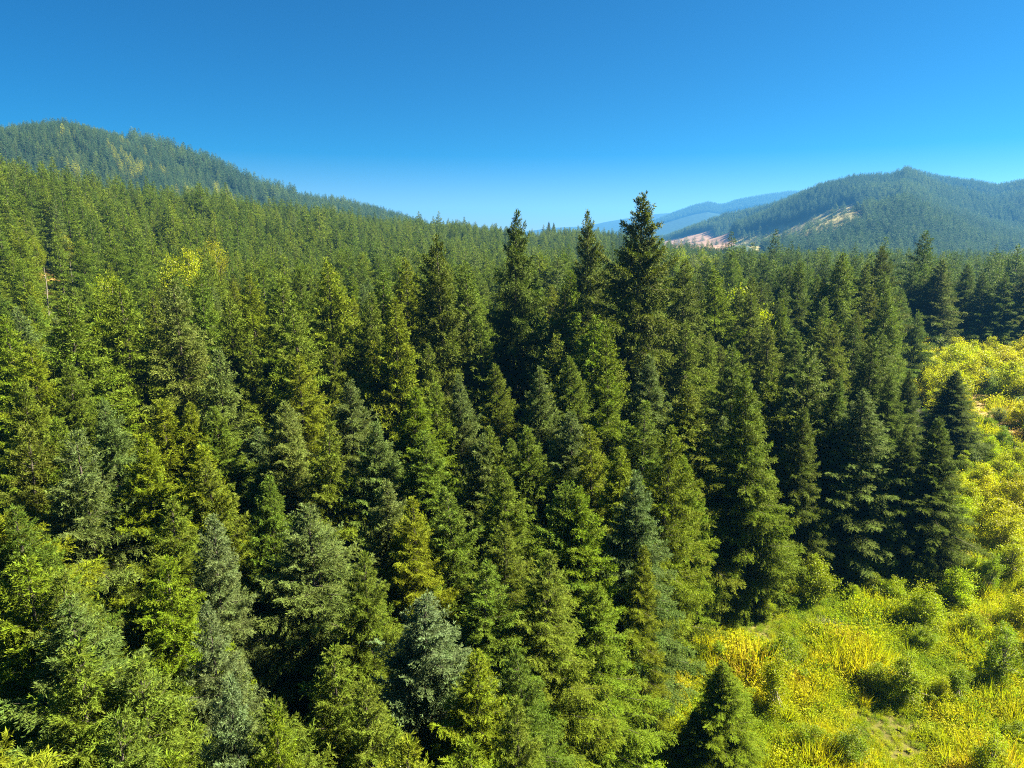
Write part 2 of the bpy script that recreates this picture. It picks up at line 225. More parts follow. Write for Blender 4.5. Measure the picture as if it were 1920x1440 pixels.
    (48.3, 101.1, 22.5, 4.67, 'g', 'mid_conifer_2', 'green conifer behind the blue-topped fir, tip 82% across, 42% down'),
    (-46.5, 101.9, 30.0, 5.14, 'g', 'mid_conifer_2', 'green conifer right of the blue-green back-row fir, tip 19% across, 35% down'),
    (-67.5, 89.8, 20.1, 4.55, 'd', 'mid_conifer_2', 'dark green conifer behind the grey-blue left conifer, tip 0% across, 45% down'),
    (-53.3, 100.5, 18.1, 3.66, 'y', 'mid_conifer_0', 'yellow-green conifer in front of the blue-green back-row fir, tip 15% across, 45% down'),
    (-64.3, 95.5, 23.3, 4.44, 'b', 'mid_conifer_0', 'blue-grey conifer behind the grey-blue left conifer, tip 5% across, 41% down'),
    (52.0, 103.7, 21.1, 4.48, 'd', 'mid_conifer_0', 'dark green conifer behind the blue-topped fir, tip 83% across, 42% down'),
    (34.2, 110.9, 29.8, 5.68, 'y', 'mid_conifer_0', 'yellow-green conifer behind the clearing-corner conifer, tip 71% across, 35% down'),
    (-47.3, 107.7, 23.8, 5.33, 'y', 'mid_conifer_3', 'yellow-green conifer right of the blue-green back-row fir, tip 21% across, 40% down'),
    (40.0, 111.0, 26.6, 4.72, 'g', 'mid_conifer_0', 'green conifer left of the sunlit right-row fir, tip 74% across, 37% down'),
    (66.1, 100.2, 14.7, 4.53, 'd', 'edge_conifer_2', 'dark broad conifer standing against the bright yellow bushes'),
    (26.9, 117.7, 20.8, 4.6, 'g', 'mid_conifer_2', 'green conifer left of the clearing-corner conifer, tip 65% across, 41% down'),
    (-69.6, 98.7, 19.1, 3.92, 'g', 'mid_conifer_3', 'green conifer behind the grey-blue left conifer, tip 3% across, 44% down'),
    (51.1, 110.1, 21.2, 4.51, 'g', 'mid_conifer_3', 'green conifer behind the blue-topped fir, tip 81% across, 41% down'),
    (33.5, 117.3, 27.1, 4.25, 'g', 'open_conifer_1', 'slim green conifer behind the clearing-corner conifer, tip 69% across, 36% down'),
    (58.4, 107.4, 19.9, 4.26, 'd', 'mid_conifer_1', 'dark green conifer right of the blue-topped fir, tip 86% across, 43% down'),
    (-37.4, 118.1, 22.8, 4.34, 'g', 'mid_conifer_0', 'green conifer behind the tall blue-green cone, tip 29% across, 39% down'),
    (-66.4, 104.5, 21.0, 4.2, 'y', 'mid_conifer_3', 'yellow-green conifer left of the blue-green back-row fir, tip 8% across, 42% down'),
    (45.7, 115.3, 23.3, 2.87, 'y', 'mid_conifer_3', 'slim yellow-green conifer left of the sunlit right-row fir, tip 77% across, 39% down'),
    (-45.3, 115.8, 22.4, 4.21, 'g', 'mid_conifer_0', 'green conifer right of the blue-green back-row fir, tip 24% across, 39% down'),
    (40.5, 120.5, 24.3, 4.88, 'd', 'mid_conifer_3', 'dark green conifer behind the clearing-corner conifer, tip 73% across, 38% down'),
    (51.8, 116.4, 23.5, 4.35, 'g', 'mid_conifer_1', 'green conifer in front of the sunlit right-row fir, tip 80% across, 38% down'),
    (-74.4, 103.5, 23.1, 5.03, 'b', 'mid_conifer_3', 'blue-grey conifer behind the grey-blue left conifer, tip 2% across, 40% down'),
    (-16.0, 126.8, 20.3, 3.99, 'd', 'mid_conifer_1', 'dark green conifer in front of the layered fir, tip 42% across, 40% down'),
    (29.5, 124.7, 22.9, 4.74, 'd', 'mid_conifer_0', 'dark green conifer in front of the tallest fir, tip 66% across, 38% down'),
    (-34.8, 123.5, 19.0, 4.55, 'g', 'mid_conifer_2', 'green conifer behind the tall blue-green cone, tip 31% across, 41% down'),
    (57.8, 114.7, 21.3, 4.31, 'd', 'mid_conifer_2', 'dark green conifer in front of the sunlit right-row fir, tip 84% across, 40% down'),
    (-80.1, 101.9, 18.3, 4.15, 'b', 'mid_conifer_1', 'blue-grey conifer left of the grey-blue left conifer, cut off at 44% down'),
    (2.7, 129.7, 25.3, 4.56, 'y', 'open_conifer_2', 'yellow-green conifer in front of the ragged fir, tip 51% across, 36% down'),
    (11.3, 130.2, 25.1, 4.7, 'g', 'open_conifer_0', 'green conifer in front of the spired fir, tip 56% across, 37% down'),
    (47.7, 122.1, 20.9, 4.77, 'd', 'mid_conifer_3', 'dark green conifer behind the clearing-corner conifer, tip 76% across, 40% down'),
    (18.8, 131.1, 21.8, 4.25, 'b', 'mid_conifer_0', 'blue-grey conifer in front of the spired fir, tip 60% across, 39% down'),
    (34.9, 129.2, 25.6, 4.94, 'd', 'mid_conifer_0', 'dark green conifer in front of the tallest fir, tip 68% across, 36% down'),
    (44.1, 126.8, 25.7, 4.89, 'd', 'mid_conifer_2', 'dark green conifer left of the sunlit right-row fir, tip 73% across, 36% down'),
    (-31.4, 131.2, 21.8, 4.39, 'y', 'mid_conifer_2', 'yellow-green conifer behind the tall blue-green cone, tip 34% across, 38% down'),
    (-78.6, 110.4, 20.0, 4.48, 'y', 'mid_conifer_0', 'yellow-green conifer behind the grey-blue left conifer, tip 3% across, 41% down'),
    (-72.5, 116.3, 18.4, 3.92, 'y', 'mid_conifer_1', 'yellow-green conifer left of the blue-green back-row fir, tip 9% across, 42% down'),
    (65.8, 120.5, 23.5, 4.52, 'g', 'mid_conifer_3', 'green conifer in front of the tallest right-row fir, tip 87% across, 38% down'),
    (49.7, 128.3, 21.2, 4.18, 'd', 'mid_conifer_0', 'dark green conifer behind the clearing-corner conifer, tip 76% across, 39% down'),
    (58.3, 125.1, 29.6, 6.21, 'g', 'mid_conifer_2', 'sunlit green fir standing out in the right back row'),
    (-62.4, 123.2, 22.0, 4.5, 'b', 'mid_conifer_2', 'blue-grey conifer in front of the blue-green back-row fir, tip 16% across, 39% down'),
    (-51.2, 129.1, 19.9, 4.31, 'y', 'mid_conifer_0', 'yellow-green conifer right of the blue-green back-row fir, tip 23% across, 40% down'),
    (17.6, 138.0, 26.0, 5.41, 'y', 'open_conifer_2', 'yellow-green conifer in front of the spired fir, tip 59% across, 35% down'),
    (-37.7, 134.1, 20.7, 4.51, 'b', 'mid_conifer_0', 'blue-grey conifer behind the tall blue-green cone, tip 31% across, 39% down'),
    (57.3, 127.7, 25.0, 4.51, 'g', 'mid_conifer_2', 'green conifer in front of the sunlit right-row fir, tip 80% across, 36% down'),
    (44.9, 132.6, 24.5, 3.96, 'g', 'mid_conifer_0', 'slim green conifer behind the clearing-corner conifer, tip 73% across, 36% down'),
    (-19.4, 140.2, 22.6, 5.11, 'b', 'mid_conifer_2', 'blue-grey conifer in front of the layered fir, tip 41% across, 37% down'),
    (65.0, 126.2, 23.2, 5.15, 'd', 'mid_conifer_1', 'dark green conifer in front of the tallest right-row fir, tip 85% across, 37% down'),
    (-81.8, 116.1, 22.6, 4.63, 'g', 'mid_conifer_3', 'green conifer behind the grey-blue left conifer, tip 3% across, 38% down'),
    (-44.1, 135.3, 22.8, 5.01, 'y', 'mid_conifer_2', 'yellow-green conifer behind the tall blue-green cone, tip 28% across, 37% down'),
    (13.0, 142.7, 23.3, 4.43, 'b', 'open_conifer_1', 'blue-grey conifer in front of the spired fir, tip 56% across, 36% down'),
    (-30.9, 140.5, 22.7, 4.41, 'b', 'mid_conifer_0', 'blue-grey conifer behind the tall blue-green cone, tip 35% across, 37% down'),
    (-66.0, 128.0, 23.0, 5.03, 'd', 'mid_conifer_3', 'dark green conifer left of the blue-green back-row fir, tip 15% across, 37% down'),
    (-74.4, 123.5, 22.0, 4.19, 'y', 'mid_conifer_0', 'yellow-green conifer left of the blue-green back-row fir, tip 10% across, 38% down'),
    (-89.9, 113.2, 23.2, 4.75, 'g', 'open_conifer_2', 'green conifer behind the grey-blue left conifer, cut off at 38% down'),
    (-58.3, 133.0, 22.1, 4.79, 'b', 'mid_conifer_1', 'blue-grey conifer right of the blue-green back-row fir, tip 21% across, 37% down'),
    (52.9, 135.3, 23.0, 4.77, 'd', 'mid_conifer_0', 'dark green conifer left of the sunlit right-row fir, tip 76% across, 37% down'),
    (-25.9, 143.8, 20.1, 4.44, 'g', 'mid_conifer_1', 'green conifer in front of the layered fir, tip 38% across, 38% down'),
    (70.5, 128.3, 25.5, 4.63, 'g', 'mid_conifer_2', 'green conifer in front of the tallest right-row fir, tip 87% across, 35% down'),
    (-49.5, 139.2, 20.4, 4.78, 'y', 'mid_conifer_0', 'yellow-green conifer right of the blue-green back-row fir, tip 26% across, 38% down'),
    (9.1, 147.8, 21.5, 4.89, 'y', 'mid_conifer_0', 'yellow-green conifer in front of the spired fir, tip 54% across, 37% down'),
    (-80.9, 125.4, 22.8, 4.58, 'g', 'mid_conifer_0', 'green conifer left of the blue-green back-row fir, tip 7% across, 38% down'),
    (58.2, 138.3, 27.5, 4.55, 'd', 'mid_conifer_3', 'slim dark green conifer left of the sunlit right-row fir, tip 78% across, 34% down'),
    (67.1, 134.2, 27.2, 4.79, 'd', 'mid_conifer_1', 'dark green conifer right of the sunlit right-row fir, tip 84% across, 34% down'),
    (-44.7, 143.3, 23.1, 5.17, 'd', 'mid_conifer_1', 'dark green conifer behind the tall blue-green cone, tip 29% across, 37% down'),
    (-57.1, 139.7, 22.8, 4.3, 'y', 'mid_conifer_1', 'yellow-green conifer right of the blue-green back-row fir, tip 22% across, 37% down'),
    (45.4, 144.2, 20.6, 4.72, 'g', 'open_conifer_0', 'green conifer behind the clearing-corner conifer, tip 71% across, 38% down'),
    (51.6, 142.8, 23.1, 5.08, 'd', 'mid_conifer_0', 'dark green conifer left of the sunlit right-row fir, tip 74% across, 36% down'),
    (-34.1, 148.0, 23.9, 4.54, 'y', 'mid_conifer_3', 'yellow-green conifer left of the layered fir, tip 34% across, 36% down'),
    (-11.1, 152.2, 21.7, 4.85, 'd', 'mid_conifer_1', 'dark green conifer in front of the layered fir, tip 45% across, 37% down'),
    (-40.5, 147.4, 23.7, 4.71, 'g', 'mid_conifer_1', 'green conifer behind the tall blue-green cone, tip 31% across, 36% down'),
    (2.8, 153.0, 24.2, 4.8, 'y', 'mid_conifer_0', 'yellow-green conifer in front of the ragged fir, tip 51% across, 35% down'),
    (-5.0, 153.1, 18.3, 4.21, 'g', 'open_conifer_0', 'green conifer in front of the layered fir, tip 48% across, 39% down'),
    (-24.5, 151.3, 21.8, 4.84, 'd', 'mid_conifer_1', 'dark green conifer in front of the layered fir, tip 39% across, 37% down'),
    (40.5, 148.1, 22.9, 4.72, 'd', 'mid_conifer_3', 'dark green conifer in front of the tallest fir, tip 68.4% across, 36.4% down'),
    (35.3, 151.1, 21.5, 4.24, 'b', 'mid_conifer_3', 'blue-grey conifer in front of the tallest fir, tip 66% across, 37% down'),
    (-46.1, 148.9, 23.4, 5.14, 'g', 'mid_conifer_1', 'green conifer behind the tall blue-green cone, tip 29% across, 36% down'),
    (-51.9, 147.1, 23.6, 4.84, 'g', 'mid_conifer_1', 'green conifer right of the blue-green back-row fir, tip 26% across, 36% down'),
    (59.6, 144.3, 21.4, 4.32, 'g', 'mid_conifer_3', 'green conifer left of the sunlit right-row fir, tip 78% across, 37% down'),
    (-82.0, 133.2, 22.6, 4.86, 'g', 'open_conifer_0', 'green conifer left of the blue-green back-row fir, tip 9% across, 37% down'),
    (-58.3, 145.5, 23.7, 4.83, 'd', 'mid_conifer_2', 'dark green conifer right of the blue-green back-row fir, tip 23% across, 36% down'),
    (-18.7, 155.7, 23.6, 5.21, 'g', 'mid_conifer_1', 'green conifer in front of the layered fir, tip 42% across, 35% down'),
    (-90.3, 128.6, 23.5, 4.7, 'y', 'mid_conifer_1', 'yellow-green conifer left of the blue-green back-row fir, tip 3% across, 37% down'),
    (-32.3, 153.9, 23.1, 4.3, 'b', 'mid_conifer_1', 'blue-grey conifer left of the layered fir, tip 36% across, 36% down'),
    (48.3, 149.8, 20.7, 4.67, 'd', 'mid_conifer_1', 'dark green conifer behind the clearing-corner conifer, tip 72% across, 38% down'),
    (22.6, 156.7, 21.8, 4.24, 'd', 'mid_conifer_0', 'dark green conifer in front of the spired fir, tip 60% across, 37% down'),
    (-96.3, 126.6, 18.1, 4.25, 'y', 'mid_conifer_0', 'yellow-green conifer behind the grey-blue left conifer, cut off at 40% down'),
    (55.3, 149.4, 21.6, 4.37, 'd', 'mid_conifer_3', 'dark green conifer left of the sunlit right-row fir, tip 75% across, 37% down'),
    (-64.1, 146.0, 23.6, 5.04, 'g', 'mid_conifer_3', 'green conifer right of the blue-green back-row fir, tip 20% across, 36% down'),
    (65.2, 145.8, 23.7, 5.12, 'g', 'mid_conifer_2', 'green conifer in front of the sunlit right-row fir, tip 80.2% across, 35.6% down'),
    (31.5, 156.8, 21.5, 4.68, 'd', 'mid_conifer_1', 'dark green conifer in front of the tallest fir, tip 64% across, 37% down'),
    (-27.0, 157.7, 21.5, 4.78, 'g', 'open_conifer_0', 'green conifer left of the layered fir, tip 38% across, 37% down'),
    (74.6, 141.6, 24.0, 5.86, 'd', 'mid_conifer_1', 'broad dark green conifer in front of the tallest right-row fir, tip 86% across, 36% down'),
    (61.4, 153.1, 24.0, 3.9, 'd', 'mid_conifer_0', 'slim dark green conifer left of the sunlit right-row fir, tip 77% across, 35% down'),
    (78.3, 146.4, 29.6, 6.49, 'd', 'open_conifer_0', 'dark fir, tallest of the right back row'),
    (89.1, 156.4, 19.7, 4.93, 'd', 'mid_conifer_1', 'dark green conifer in front of the second tall right-row fir, tip 88% across, 38% down'),
    (106.2, 175.3, 26.1, 6.71, 'd', 'mid_conifer_1', 'dark fir behind the yellow bushes, second tallest of right back row'),
    (113.1, 179.3, 23.2, 5.24, 'd', 'mid_conifer_0', 'dark green conifer right of the second tall right-row fir, tip 93% across, 35% down'),
    (123.9, 179.4, 22.6, 5.15, 'd', 'mid_conifer_2', 'dark green conifer right of the second tall right-row fir, tip 97% across, 35% down'),
    (128.1, 178.8, 22.2, 5.09, 'd', 'mid_conifer_0', 'dark green conifer right of the second tall right-row fir, tip 98% across, 36% down'),
    (122.6, 185.1, 24.5, 5.44, 'd', 'mid_conifer_3', 'dark green conifer right of the second tall right-row fir, tip 95% across, 34% down'),
    (133.3, 180.0, 23.0, 5.21, 'd', 'open_conifer_2', 'dark green conifer right of the second tall right-row fir, tip 100% across, 35% down'),
    (45.4, 878.8, 34.5, 5.07, 'd', 'old_fir_2', 'slim dark green conifer right of the ragged fir, tip 54% across, 29% down'),
    (51.7, 883.5, 32.7, 4.86, 'd', 'mid_conifer_3', 'slim dark green conifer left of the spired fir, tip 54% across, 29% down'),
]
REST = [(137.2, 179.6, 22), (13.1, 56.5, 13.2), (37.5, 74, 10.9), (-7.5, 136.2, 20.9), (3.8, 141.9, 24.2), (-68.5, 121.5, 20.1), (19.3, 105.1, 19.4), (-86.3, 107.9, 23.9), (-92.6, 105.8, 22.2), (0.4, 136, 20.1), (-12.8, 118.2, 20.5), (36.4, 85.7, 16.6), (-38.8, 128.1, 20.8), (-1, 113.2, 20.7), (-55.8, 59.9, 15.7), (11.1, 137, 19.4), (-58.5, 69, 14.1), (4.5, 122.8, 21.5), (18.3, 97.4, 19.5), (-59.4, 105.8, 21.1), (20.8, 124.2, 25.2), (-37.9, 140.7, 18.1), (-28.1, 113.7, 18.6), (-79.9, 93.2, 23.2), (34.7, 135.7, 21.1), (-22.2, 118.2, 18.2), (-20, 107.6, 19.7), (-72.9, 81.9, 19.3), (-8.2, 159, 18.8), (17.2, 114.8, 16.8), (-74.3, 131.6, 21.3), (-2.1, 124.6, 22), (-64.1, 114.3, 23.3), (43.6, 153.7, 19.2), (-28.6, 124.3, 19), (-15.7, 147.4, 20.8), (-96.6, 111.2, 19.5), (15.8, 149.4, 19.6), (-66.5, 135.6, 19.6), (-48.6, 57.6, 14.5), (-56.2, 123.9, 24), (26.4, 144, 22.3), (-104.6, 117.5, 19.1), (-20.8, 133.4, 18.4), (-51.2, 112.6, 18.2), (-40.4, 111.2, 18.1), (28.4, 151.8, 21.6), (5.2, 113.8, 15.9), (32.9, 98.3, 14.8), (18.6, 144.2, 23.8), (8.6, 17.2, 14.5), (8.6, 155.2, 19.2), (68.7, 139.8, 20.1), (-0.3, 158, 21.6), (-58.4, 97.1, 20.3), (9.4, 117.9, 22.8), (-13.4, 140.4, 18.9), (-62.7, 74.8, 18), (26.4, 135.7, 25.6), (-100.1, 122.1, 24), (-87.3, 121.1, 18.8), (35, 141.6, 25), (-38.3, 153.7, 18.9), (-7.7, 143.8, 22.7), (-59.6, 88.7, 15.3), (49.5, 93.1, 16), (-86, 95.3, 19.1), (-8.1, 127.9, 19.3), (-71.6, 108.9, 18.6), (41.5, 137.5, 20), (6.5, 24, 14.1), (-43.3, 124.2, 19.2), (-26.7, 136.4, 21.2), (-41.3, 97.3, 18.1), (14.9, 125.2, 21.9), (-9.7, 106.1, 14.3), (-94.5, 117.5, 18.4), (-0.1, 147.8, 23.7), (-69, 142.5, 19.5), (-2.6, 80.9, 15.5), (-78.8, 85.1, 20.9), (73.7, 134.1, 20.6), (24.3, 129, 20.9), (-58.3, 117.1, 20.4), (-4.2, 12.6, 11.4), (-34.1, 109.2, 20), (16.4, 157.1, 20.5), (-7.3, 114.6, 20.9), (-49.7, 121.4, 20.9), (-77.5, 137.9, 20.6), (-73.4, 88.2, 23.2), (-31.6, 65.6, 16.9), (-42.2, 48.2, 19.1), (26.6, 111.3, 14.7), (22.3, 79.4, 14.5), (11, 95.4, 19.3), (-38, 104.6, 18.1), (-21.8, 125, 19.9), (-13.1, 133.8, 21.7), (-16.4, 112.2, 23.4), (-91.2, 98.7, 22.6), (45.2, 106, 16.7), (22, 149.1, 20.9), (-74, 94.1, 19.3), (-103.9, 111.8, 20.7), (-53.1, 106.7, 19.7), (-86.1, 101.4, 23.9), (47.8, 138.4, 23), (60.6, 132.7, 21.8), (-7.4, 120.7, 21.2), (-17.7, 70.6, 16.4), (-56.9, 111.1, 21.4), (-26.6, 107.7, 18.4), (-54.8, 75.3, 14.5), (5.3, 99.3, 18.7)]
SHRUBS = [
    (21.2, 48.6, 5.2, 'l', 'airy_0', 'tall yellow-green thin open sapling in the lower clearing, 76% across, 89% down'),
    (24.3, 53.8, 3.4, 'o', 'leafy_0', 'dark green leafy shrub in the lower clearing, 77% across, 85% down'),
    (39.7, 64.8, 2.6, 'l', 'leafy_1', 'yellow-green leafy shrub in the middle of the clearing, 87% across, 77% down'),
    (38.3, 65.7, 2.4, 'g', 'leafy_2', 'mid-green leafy shrub in the middle of the clearing, 86% across, 77% down'),
    (32.7, 50.3, 4.2, 'g', 'airy_1', 'mid-green thin open sapling in the lower clearing, 88% across, 89% down'),
    (30.9, 51.4, 2.6, 'g', 'leafy_3', 'mid-green leafy shrub in the lower clearing, 86% across, 89% down'),
    (22.4, 44.7, 2.4, 'g', 'leafy_0', 'mid-green leafy shrub in the lower clearing, 79% across, 96% down'),
    (24.8, 43.4, 2.6, 'o', 'leafy_1', 'dark green leafy shrub in the lower clearing, 83% across, 98% down'),
    (36.0, 50.5, 2.2, 'l', 'leafy_2', 'yellow-green leafy shrub in the middle of the clearing, 92% across, 90% down'),
    (37.4, 50.7, 3.2, 'g', 'airy_0', 'mid-green thin open sapling in the middle of the clearing, 94% across, 89% down'),
    (41.9, 52.2, 5.0, 'g', 'airy_1', 'tall mid-green thin open sapling in the middle of the clearing, 98% across, 86% down'),
    (19.4, 62.0, 3.6, 'l', 'leafy_0', 'yellow-green leafy shrub in the middle of the clearing, 69% across, 79% down'),
    (21.7, 66.6, 3.0, 'l', 'leafy_3', 'yellow-green leafy shrub in the middle of the clearing, 70% across, 76% down'),
    (13.4, 50.2, 3.4, 'y', 'leafy_1', 'bright yellow leafy shrub in the lower clearing, 66% across, 89% down'),
    (13.4, 53.3, 3.0, 'l', 'leafy_2', 'yellow-green leafy shrub in the lower clearing, 65% across, 87% down'),
    (10.9, 45.7, 2.6, 'l', 'leafy_3', 'yellow-green leafy shrub in the lower clearing, 64% across, 95% down'),
    (30.7, 59.6, 1.4, 'k', 'dead_0', 'low grey dead twiggy shrub in the middle of the clearing, 81% across, 82% down'),
    (51.6, 72.5, 1.6, 'k', 'dead_1', 'low grey dead twiggy shrub in the middle of the clearing, 94% across, 72% down'),
    (85.9, 116.8, 2.6, 'k', 'leafy_0', 'grey-green leafy shrub beyond the bare soil patch, 98% across, 54% down'),
    (79.6, 110.3, 2.8, 'g', 'leafy_1', 'mid-green leafy shrub beside the bare soil patch, 96% across, 55% down'),
    (77.2, 103.4, 3.2, 'o', 'leafy_2', 'dark green leafy shrub beside the bare soil patch, 98% across, 57% down'),
    (74.4, 102.9, 1.8, 'k', 'dead_0', 'low grey dead twiggy shrub beside the bare soil patch, 96% across, 58% down'),
    (87.1, 117.2, 1.8, 'k', 'dead_1', 'low grey dead twiggy shrub beyond the bare soil patch, 98% across, 54% down'),
    (74.8, 107.5, 2.0, 'k', 'dead_0', 'low grey dead twiggy shrub beside the bare soil patch, 95% across, 57% down'),
    (98.3, 138.7, 4.6, 'k', 'leafy_3', 'grey-green leafy shrub beyond the bare soil patch, 96% across, 50% down'),
    (77.0, 99.7, 1.6, 'k', 'dead_1', 'low grey dead twiggy shrub beside the bare soil patch, 99% across, 59% down'),
    (47.7, 72.7, 4.0, 'l', 'leafy_1', 'yellow-green leafy shrub in the middle of the clearing, 91% across, 71% down'),
    (38.9, 75.6, 1.8, 'k', 'dead_1', 'low grey dead twiggy shrub in the middle of the clearing, 82% across, 71% down'),
    (55.4, 79.6, 4.0, 'l', 'leafy_2', 'yellow-green leafy shrub beside the bare soil patch, 94% across, 67% down'),
    (58.4, 82.4, 4.5, 'l', 'leafy_3', 'yellow-green leafy shrub beside the bare soil patch, 95% across, 66% down'),
    (62.5, 84.4, 4.4, 'y', 'leafy_0', 'bright yellow leafy shrub beside the bare soil patch, 97% across, 64% down'),
    (65.3, 83.5, 4.4, 'y', 'leafy_1', 'bright yellow leafy shrub beside the bare soil patch, 99% across, 65% down'),
    (73.6, 94.8, 3.8, 'y', 'leafy_2', 'bright yellow leafy shrub beside the bare soil patch, 99% across, 60% down'),
    (65.3, 89.8, 3.6, 'y', 'leafy_3', 'bright yellow leafy shrub beside the bare soil patch, 96% across, 62% down'),
    (70.6, 93.3, 3.4, 'l', 'leafy_0', 'yellow-green leafy shrub beside the bare soil patch, 98% across, 61% down'),
    (87.5, 113.1, 4.2, 'y', 'leafy_1', 'bright yellow leafy shrub beyond the bare soil patch, 100% across, 54% down'),
    (50.3, 66.0, 4.6, 'g', 'airy_0', 'mid-green thin open sapling in the middle of the clearing, 97% across, 75% down'),
    (54.0, 68.2, 4.8, 'l', 'airy_1', 'yellow-green thin open sapling in the middle of the clearing, 99% across, 73% down'),
    (49.1, 66.9, 4.2, 'l', 'airy_0', 'yellow-green thin open sapling in the middle of the clearing, 95% across, 75% down'),
    (38.5, 57.3, 2.2, 'g', 'leafy_1', 'mid-green leafy shrub in the middle of the clearing, 90% across, 83% down'),
    (45.7, 56.9, 2.6, 'g', 'leafy_2', 'mid-green leafy shrub in the middle of the clearing, 98% across, 83% down'),
    (44.3, 59.3, 2.2, 'g', 'leafy_3', 'mid-green leafy shrub in the middle of the clearing, 95% across, 82% down'),
    (38.8, 45.8, 1.8, 'g', 'leafy_0', 'low mid-green leafy shrub in the lower clearing, 99% across, 96% down'),
    (35.6, 64.9, 1.8, 'l', 'leafy_3', 'low yellow-green leafy shrub in the middle of the clearing, 83% across, 77% down'),
    (-87.4, 185.4, 25.3, 'y', 'tree_0', 'bright yellow rounded broadleaf tree among the conifers, 19% across, 40% down'),
    (-90.9, 183.8, 24.0, 'l', 'tree_0', 'yellow-green rounded broadleaf tree among the conifers, 17% across, 40% down'),
    (-103.7, 238.4, 23.0, 'y', 'tree_1', 'bright yellow rounded broadleaf tree among the conifers, 21% across, 37% down'),
    (-93.5, 159.6, 21.0, 'l', 'tree_1', 'yellow-green rounded broadleaf tree among the conifers, 11% across, 43% down'),
    (-81.8, 225.6, 20.8, 'l', 'tree_1', 'yellow-green rounded broadleaf tree among the conifers, 26% across, 39% down'),
    (42.1, 125.1, 21.6, 'l', 'tree_0', 'yellow-green rounded broadleaf tree among the conifers, 72% across, 46% down'),
    (77.5, 320.8, 24.0, 'l', 'tree_1', 'yellow-green rounded broadleaf tree among the conifers, 66% across, 36% down'),
    (83.4, 319.3, 21.6, 'k', 'tree_0', 'grey-green rounded broadleaf tree among the conifers, 68% across, 37% down'),
    (93.2, 337.4, 22.7, 'l', 'tree_0', 'yellow-green rounded broadleaf tree among the conifers, 69% across, 36% down'),
    (93.7, 316.4, 20.0, 'l', 'tree_1', 'yellow-green rounded broadleaf tree among the conifers, 70% across, 37% down'),
    (88.4, 286.7, 17.8, 'l', 'tree_0', 'yellow-green rounded broadleaf tree among the conifers, 71% across, 38% down'),
    (78.2, 351.4, 24.8, 'k', 'tree_0', 'grey-green rounded broadleaf tree among the conifers, 65% across, 36% down'),
    (82.3, 288.5, 17.8, 'l', 'tree_1', 'yellow-green rounded broadleaf tree among the conifers, 69% across, 38% down'),
    (71.5, 281.1, 19.7, 'l', 'tree_1', 'yellow-green rounded broadleaf tree among the conifers, 67% across, 38% down'),
    (105.9, 312.5, 18.4, 'k', 'tree_0', 'grey-green rounded broadleaf tree among the conifers, 73% across, 37% down'),
    (82.4, 257.1, 18.8, 'l', 'tree_1', 'yellow-green rounded broadleaf tree among the conifers, 71% across, 39% down'),
    (45.6, 518.0, 14.0, 'l', 'tree_1', 'yellow-green rounded broadleaf tree among the conifers, 56% across, 36% down'),
    (38.2, 498.5, 14.0, 'l', 'tree_1', 'yellow-green rounded broadleaf tree among the conifers, 55% across, 36% down'),
    (49.4, 477.5, 14.0, 'k', 'tree_0', 'grey-green rounded broadleaf tree among the conifers, 57% across, 37% down'),
    (-45.0, 738.6, 15.0, 'y', 'tree_0', 'bright yellow rounded broadleaf tree among the conifers, 46% across, 31% down'),
    (-31.8, 759.3, 14.0, 'l', 'tree_0', 'yellow-green rounded broadleaf tree among the conifers, 47% across, 31% down'),
    (-181.2, 487.4, 14.0, 'l', 'tree_0', 'yellow-green rounded broadleaf tree among the conifers, 25% across, 29% down'),
    (-165.0, 472.0, 13.0, 'y', 'tree_0', 'bright yellow rounded broadleaf tree among the conifers, 26% across, 30% down'),
    (-193.0, 504.3, 12.0, 'l', 'tree_0', 'yellow-green rounded broadleaf tree among the conifers, 24% across, 29% down'),
    (-160.4, 344.5, 13.0, 'l', 'tree_0', 'yellow-green rounded broadleaf tree among the conifers, 18% across, 31% down'),
    (-174.6, 574.0, 13.0, 'l', 'tree_0', 'yellow-green rounded broadleaf tree among the conifers, 29% across, 30% down'),
    (-160.4, 288.4, 14.0, 'l', 'tree_1', 'yellow-green rounded broadleaf tree among the conifers, 12% across, 32% down'),
    (-206.9, 318.7, 13.0, 'y', 'tree_0', 'bright yellow rounded broadleaf tree among the conifers, 5% across, 28% down'),
    (-142.9, 479.2, 13.0, 'l', 'tree_1', 'yellow-green rounded broadleaf tree among the conifers, 30% across, 31% down'),
    (-133.6, 584.9, 13.0, 'l', 'tree_1', 'yellow-green rounded broadleaf tree among the conifers, 34% across, 31% down'),
    (-135.5, 255.3, 13.0, 'l', 'tree_1', 'yellow-green rounded broadleaf tree among the conifers, 14% across, 35% down'),
    (-156.6, 311.9, 13.0, 'k', 'tree_1', 'grey-green rounded broadleaf tree among the conifers, 16% across, 32% down'),
    (-145.8, 354.2, 13.0, 'l', 'tree_0', 'yellow-green rounded broadleaf tree among the conifers, 22% across, 32% down'),
    (-127.3, 383.4, 13.0, 'y', 'tree_1', 'bright yellow rounded broadleaf tree among the conifers, 27% across, 32% down'),
    (-114.2, 429.1, 13.0, 'l', 'tree_0', 'yellow-green rounded broadleaf tree among the conifers, 32% across, 33% down'),
    (-94.7, 401.0, 13.0, 'k', 'tree_0', 'grey-green rounded broadleaf tree among the conifers, 34% across, 34% down'),
    (-95.9, 482.6, 13.0, 'l', 'tree_0', 'yellow-green rounded broadleaf tree among the conifers, 36% across, 33% down'),
    (-71.5, 470.6, 13.0, 'l', 'tree_0', 'yellow-green rounded broadleaf tree among the conifers, 40% across, 34% down'),
    (-67.9, 644.4, 13.0, 'y', 'tree_1', 'bright yellow rounded broadleaf tree among the conifers, 43% across, 32% down'),
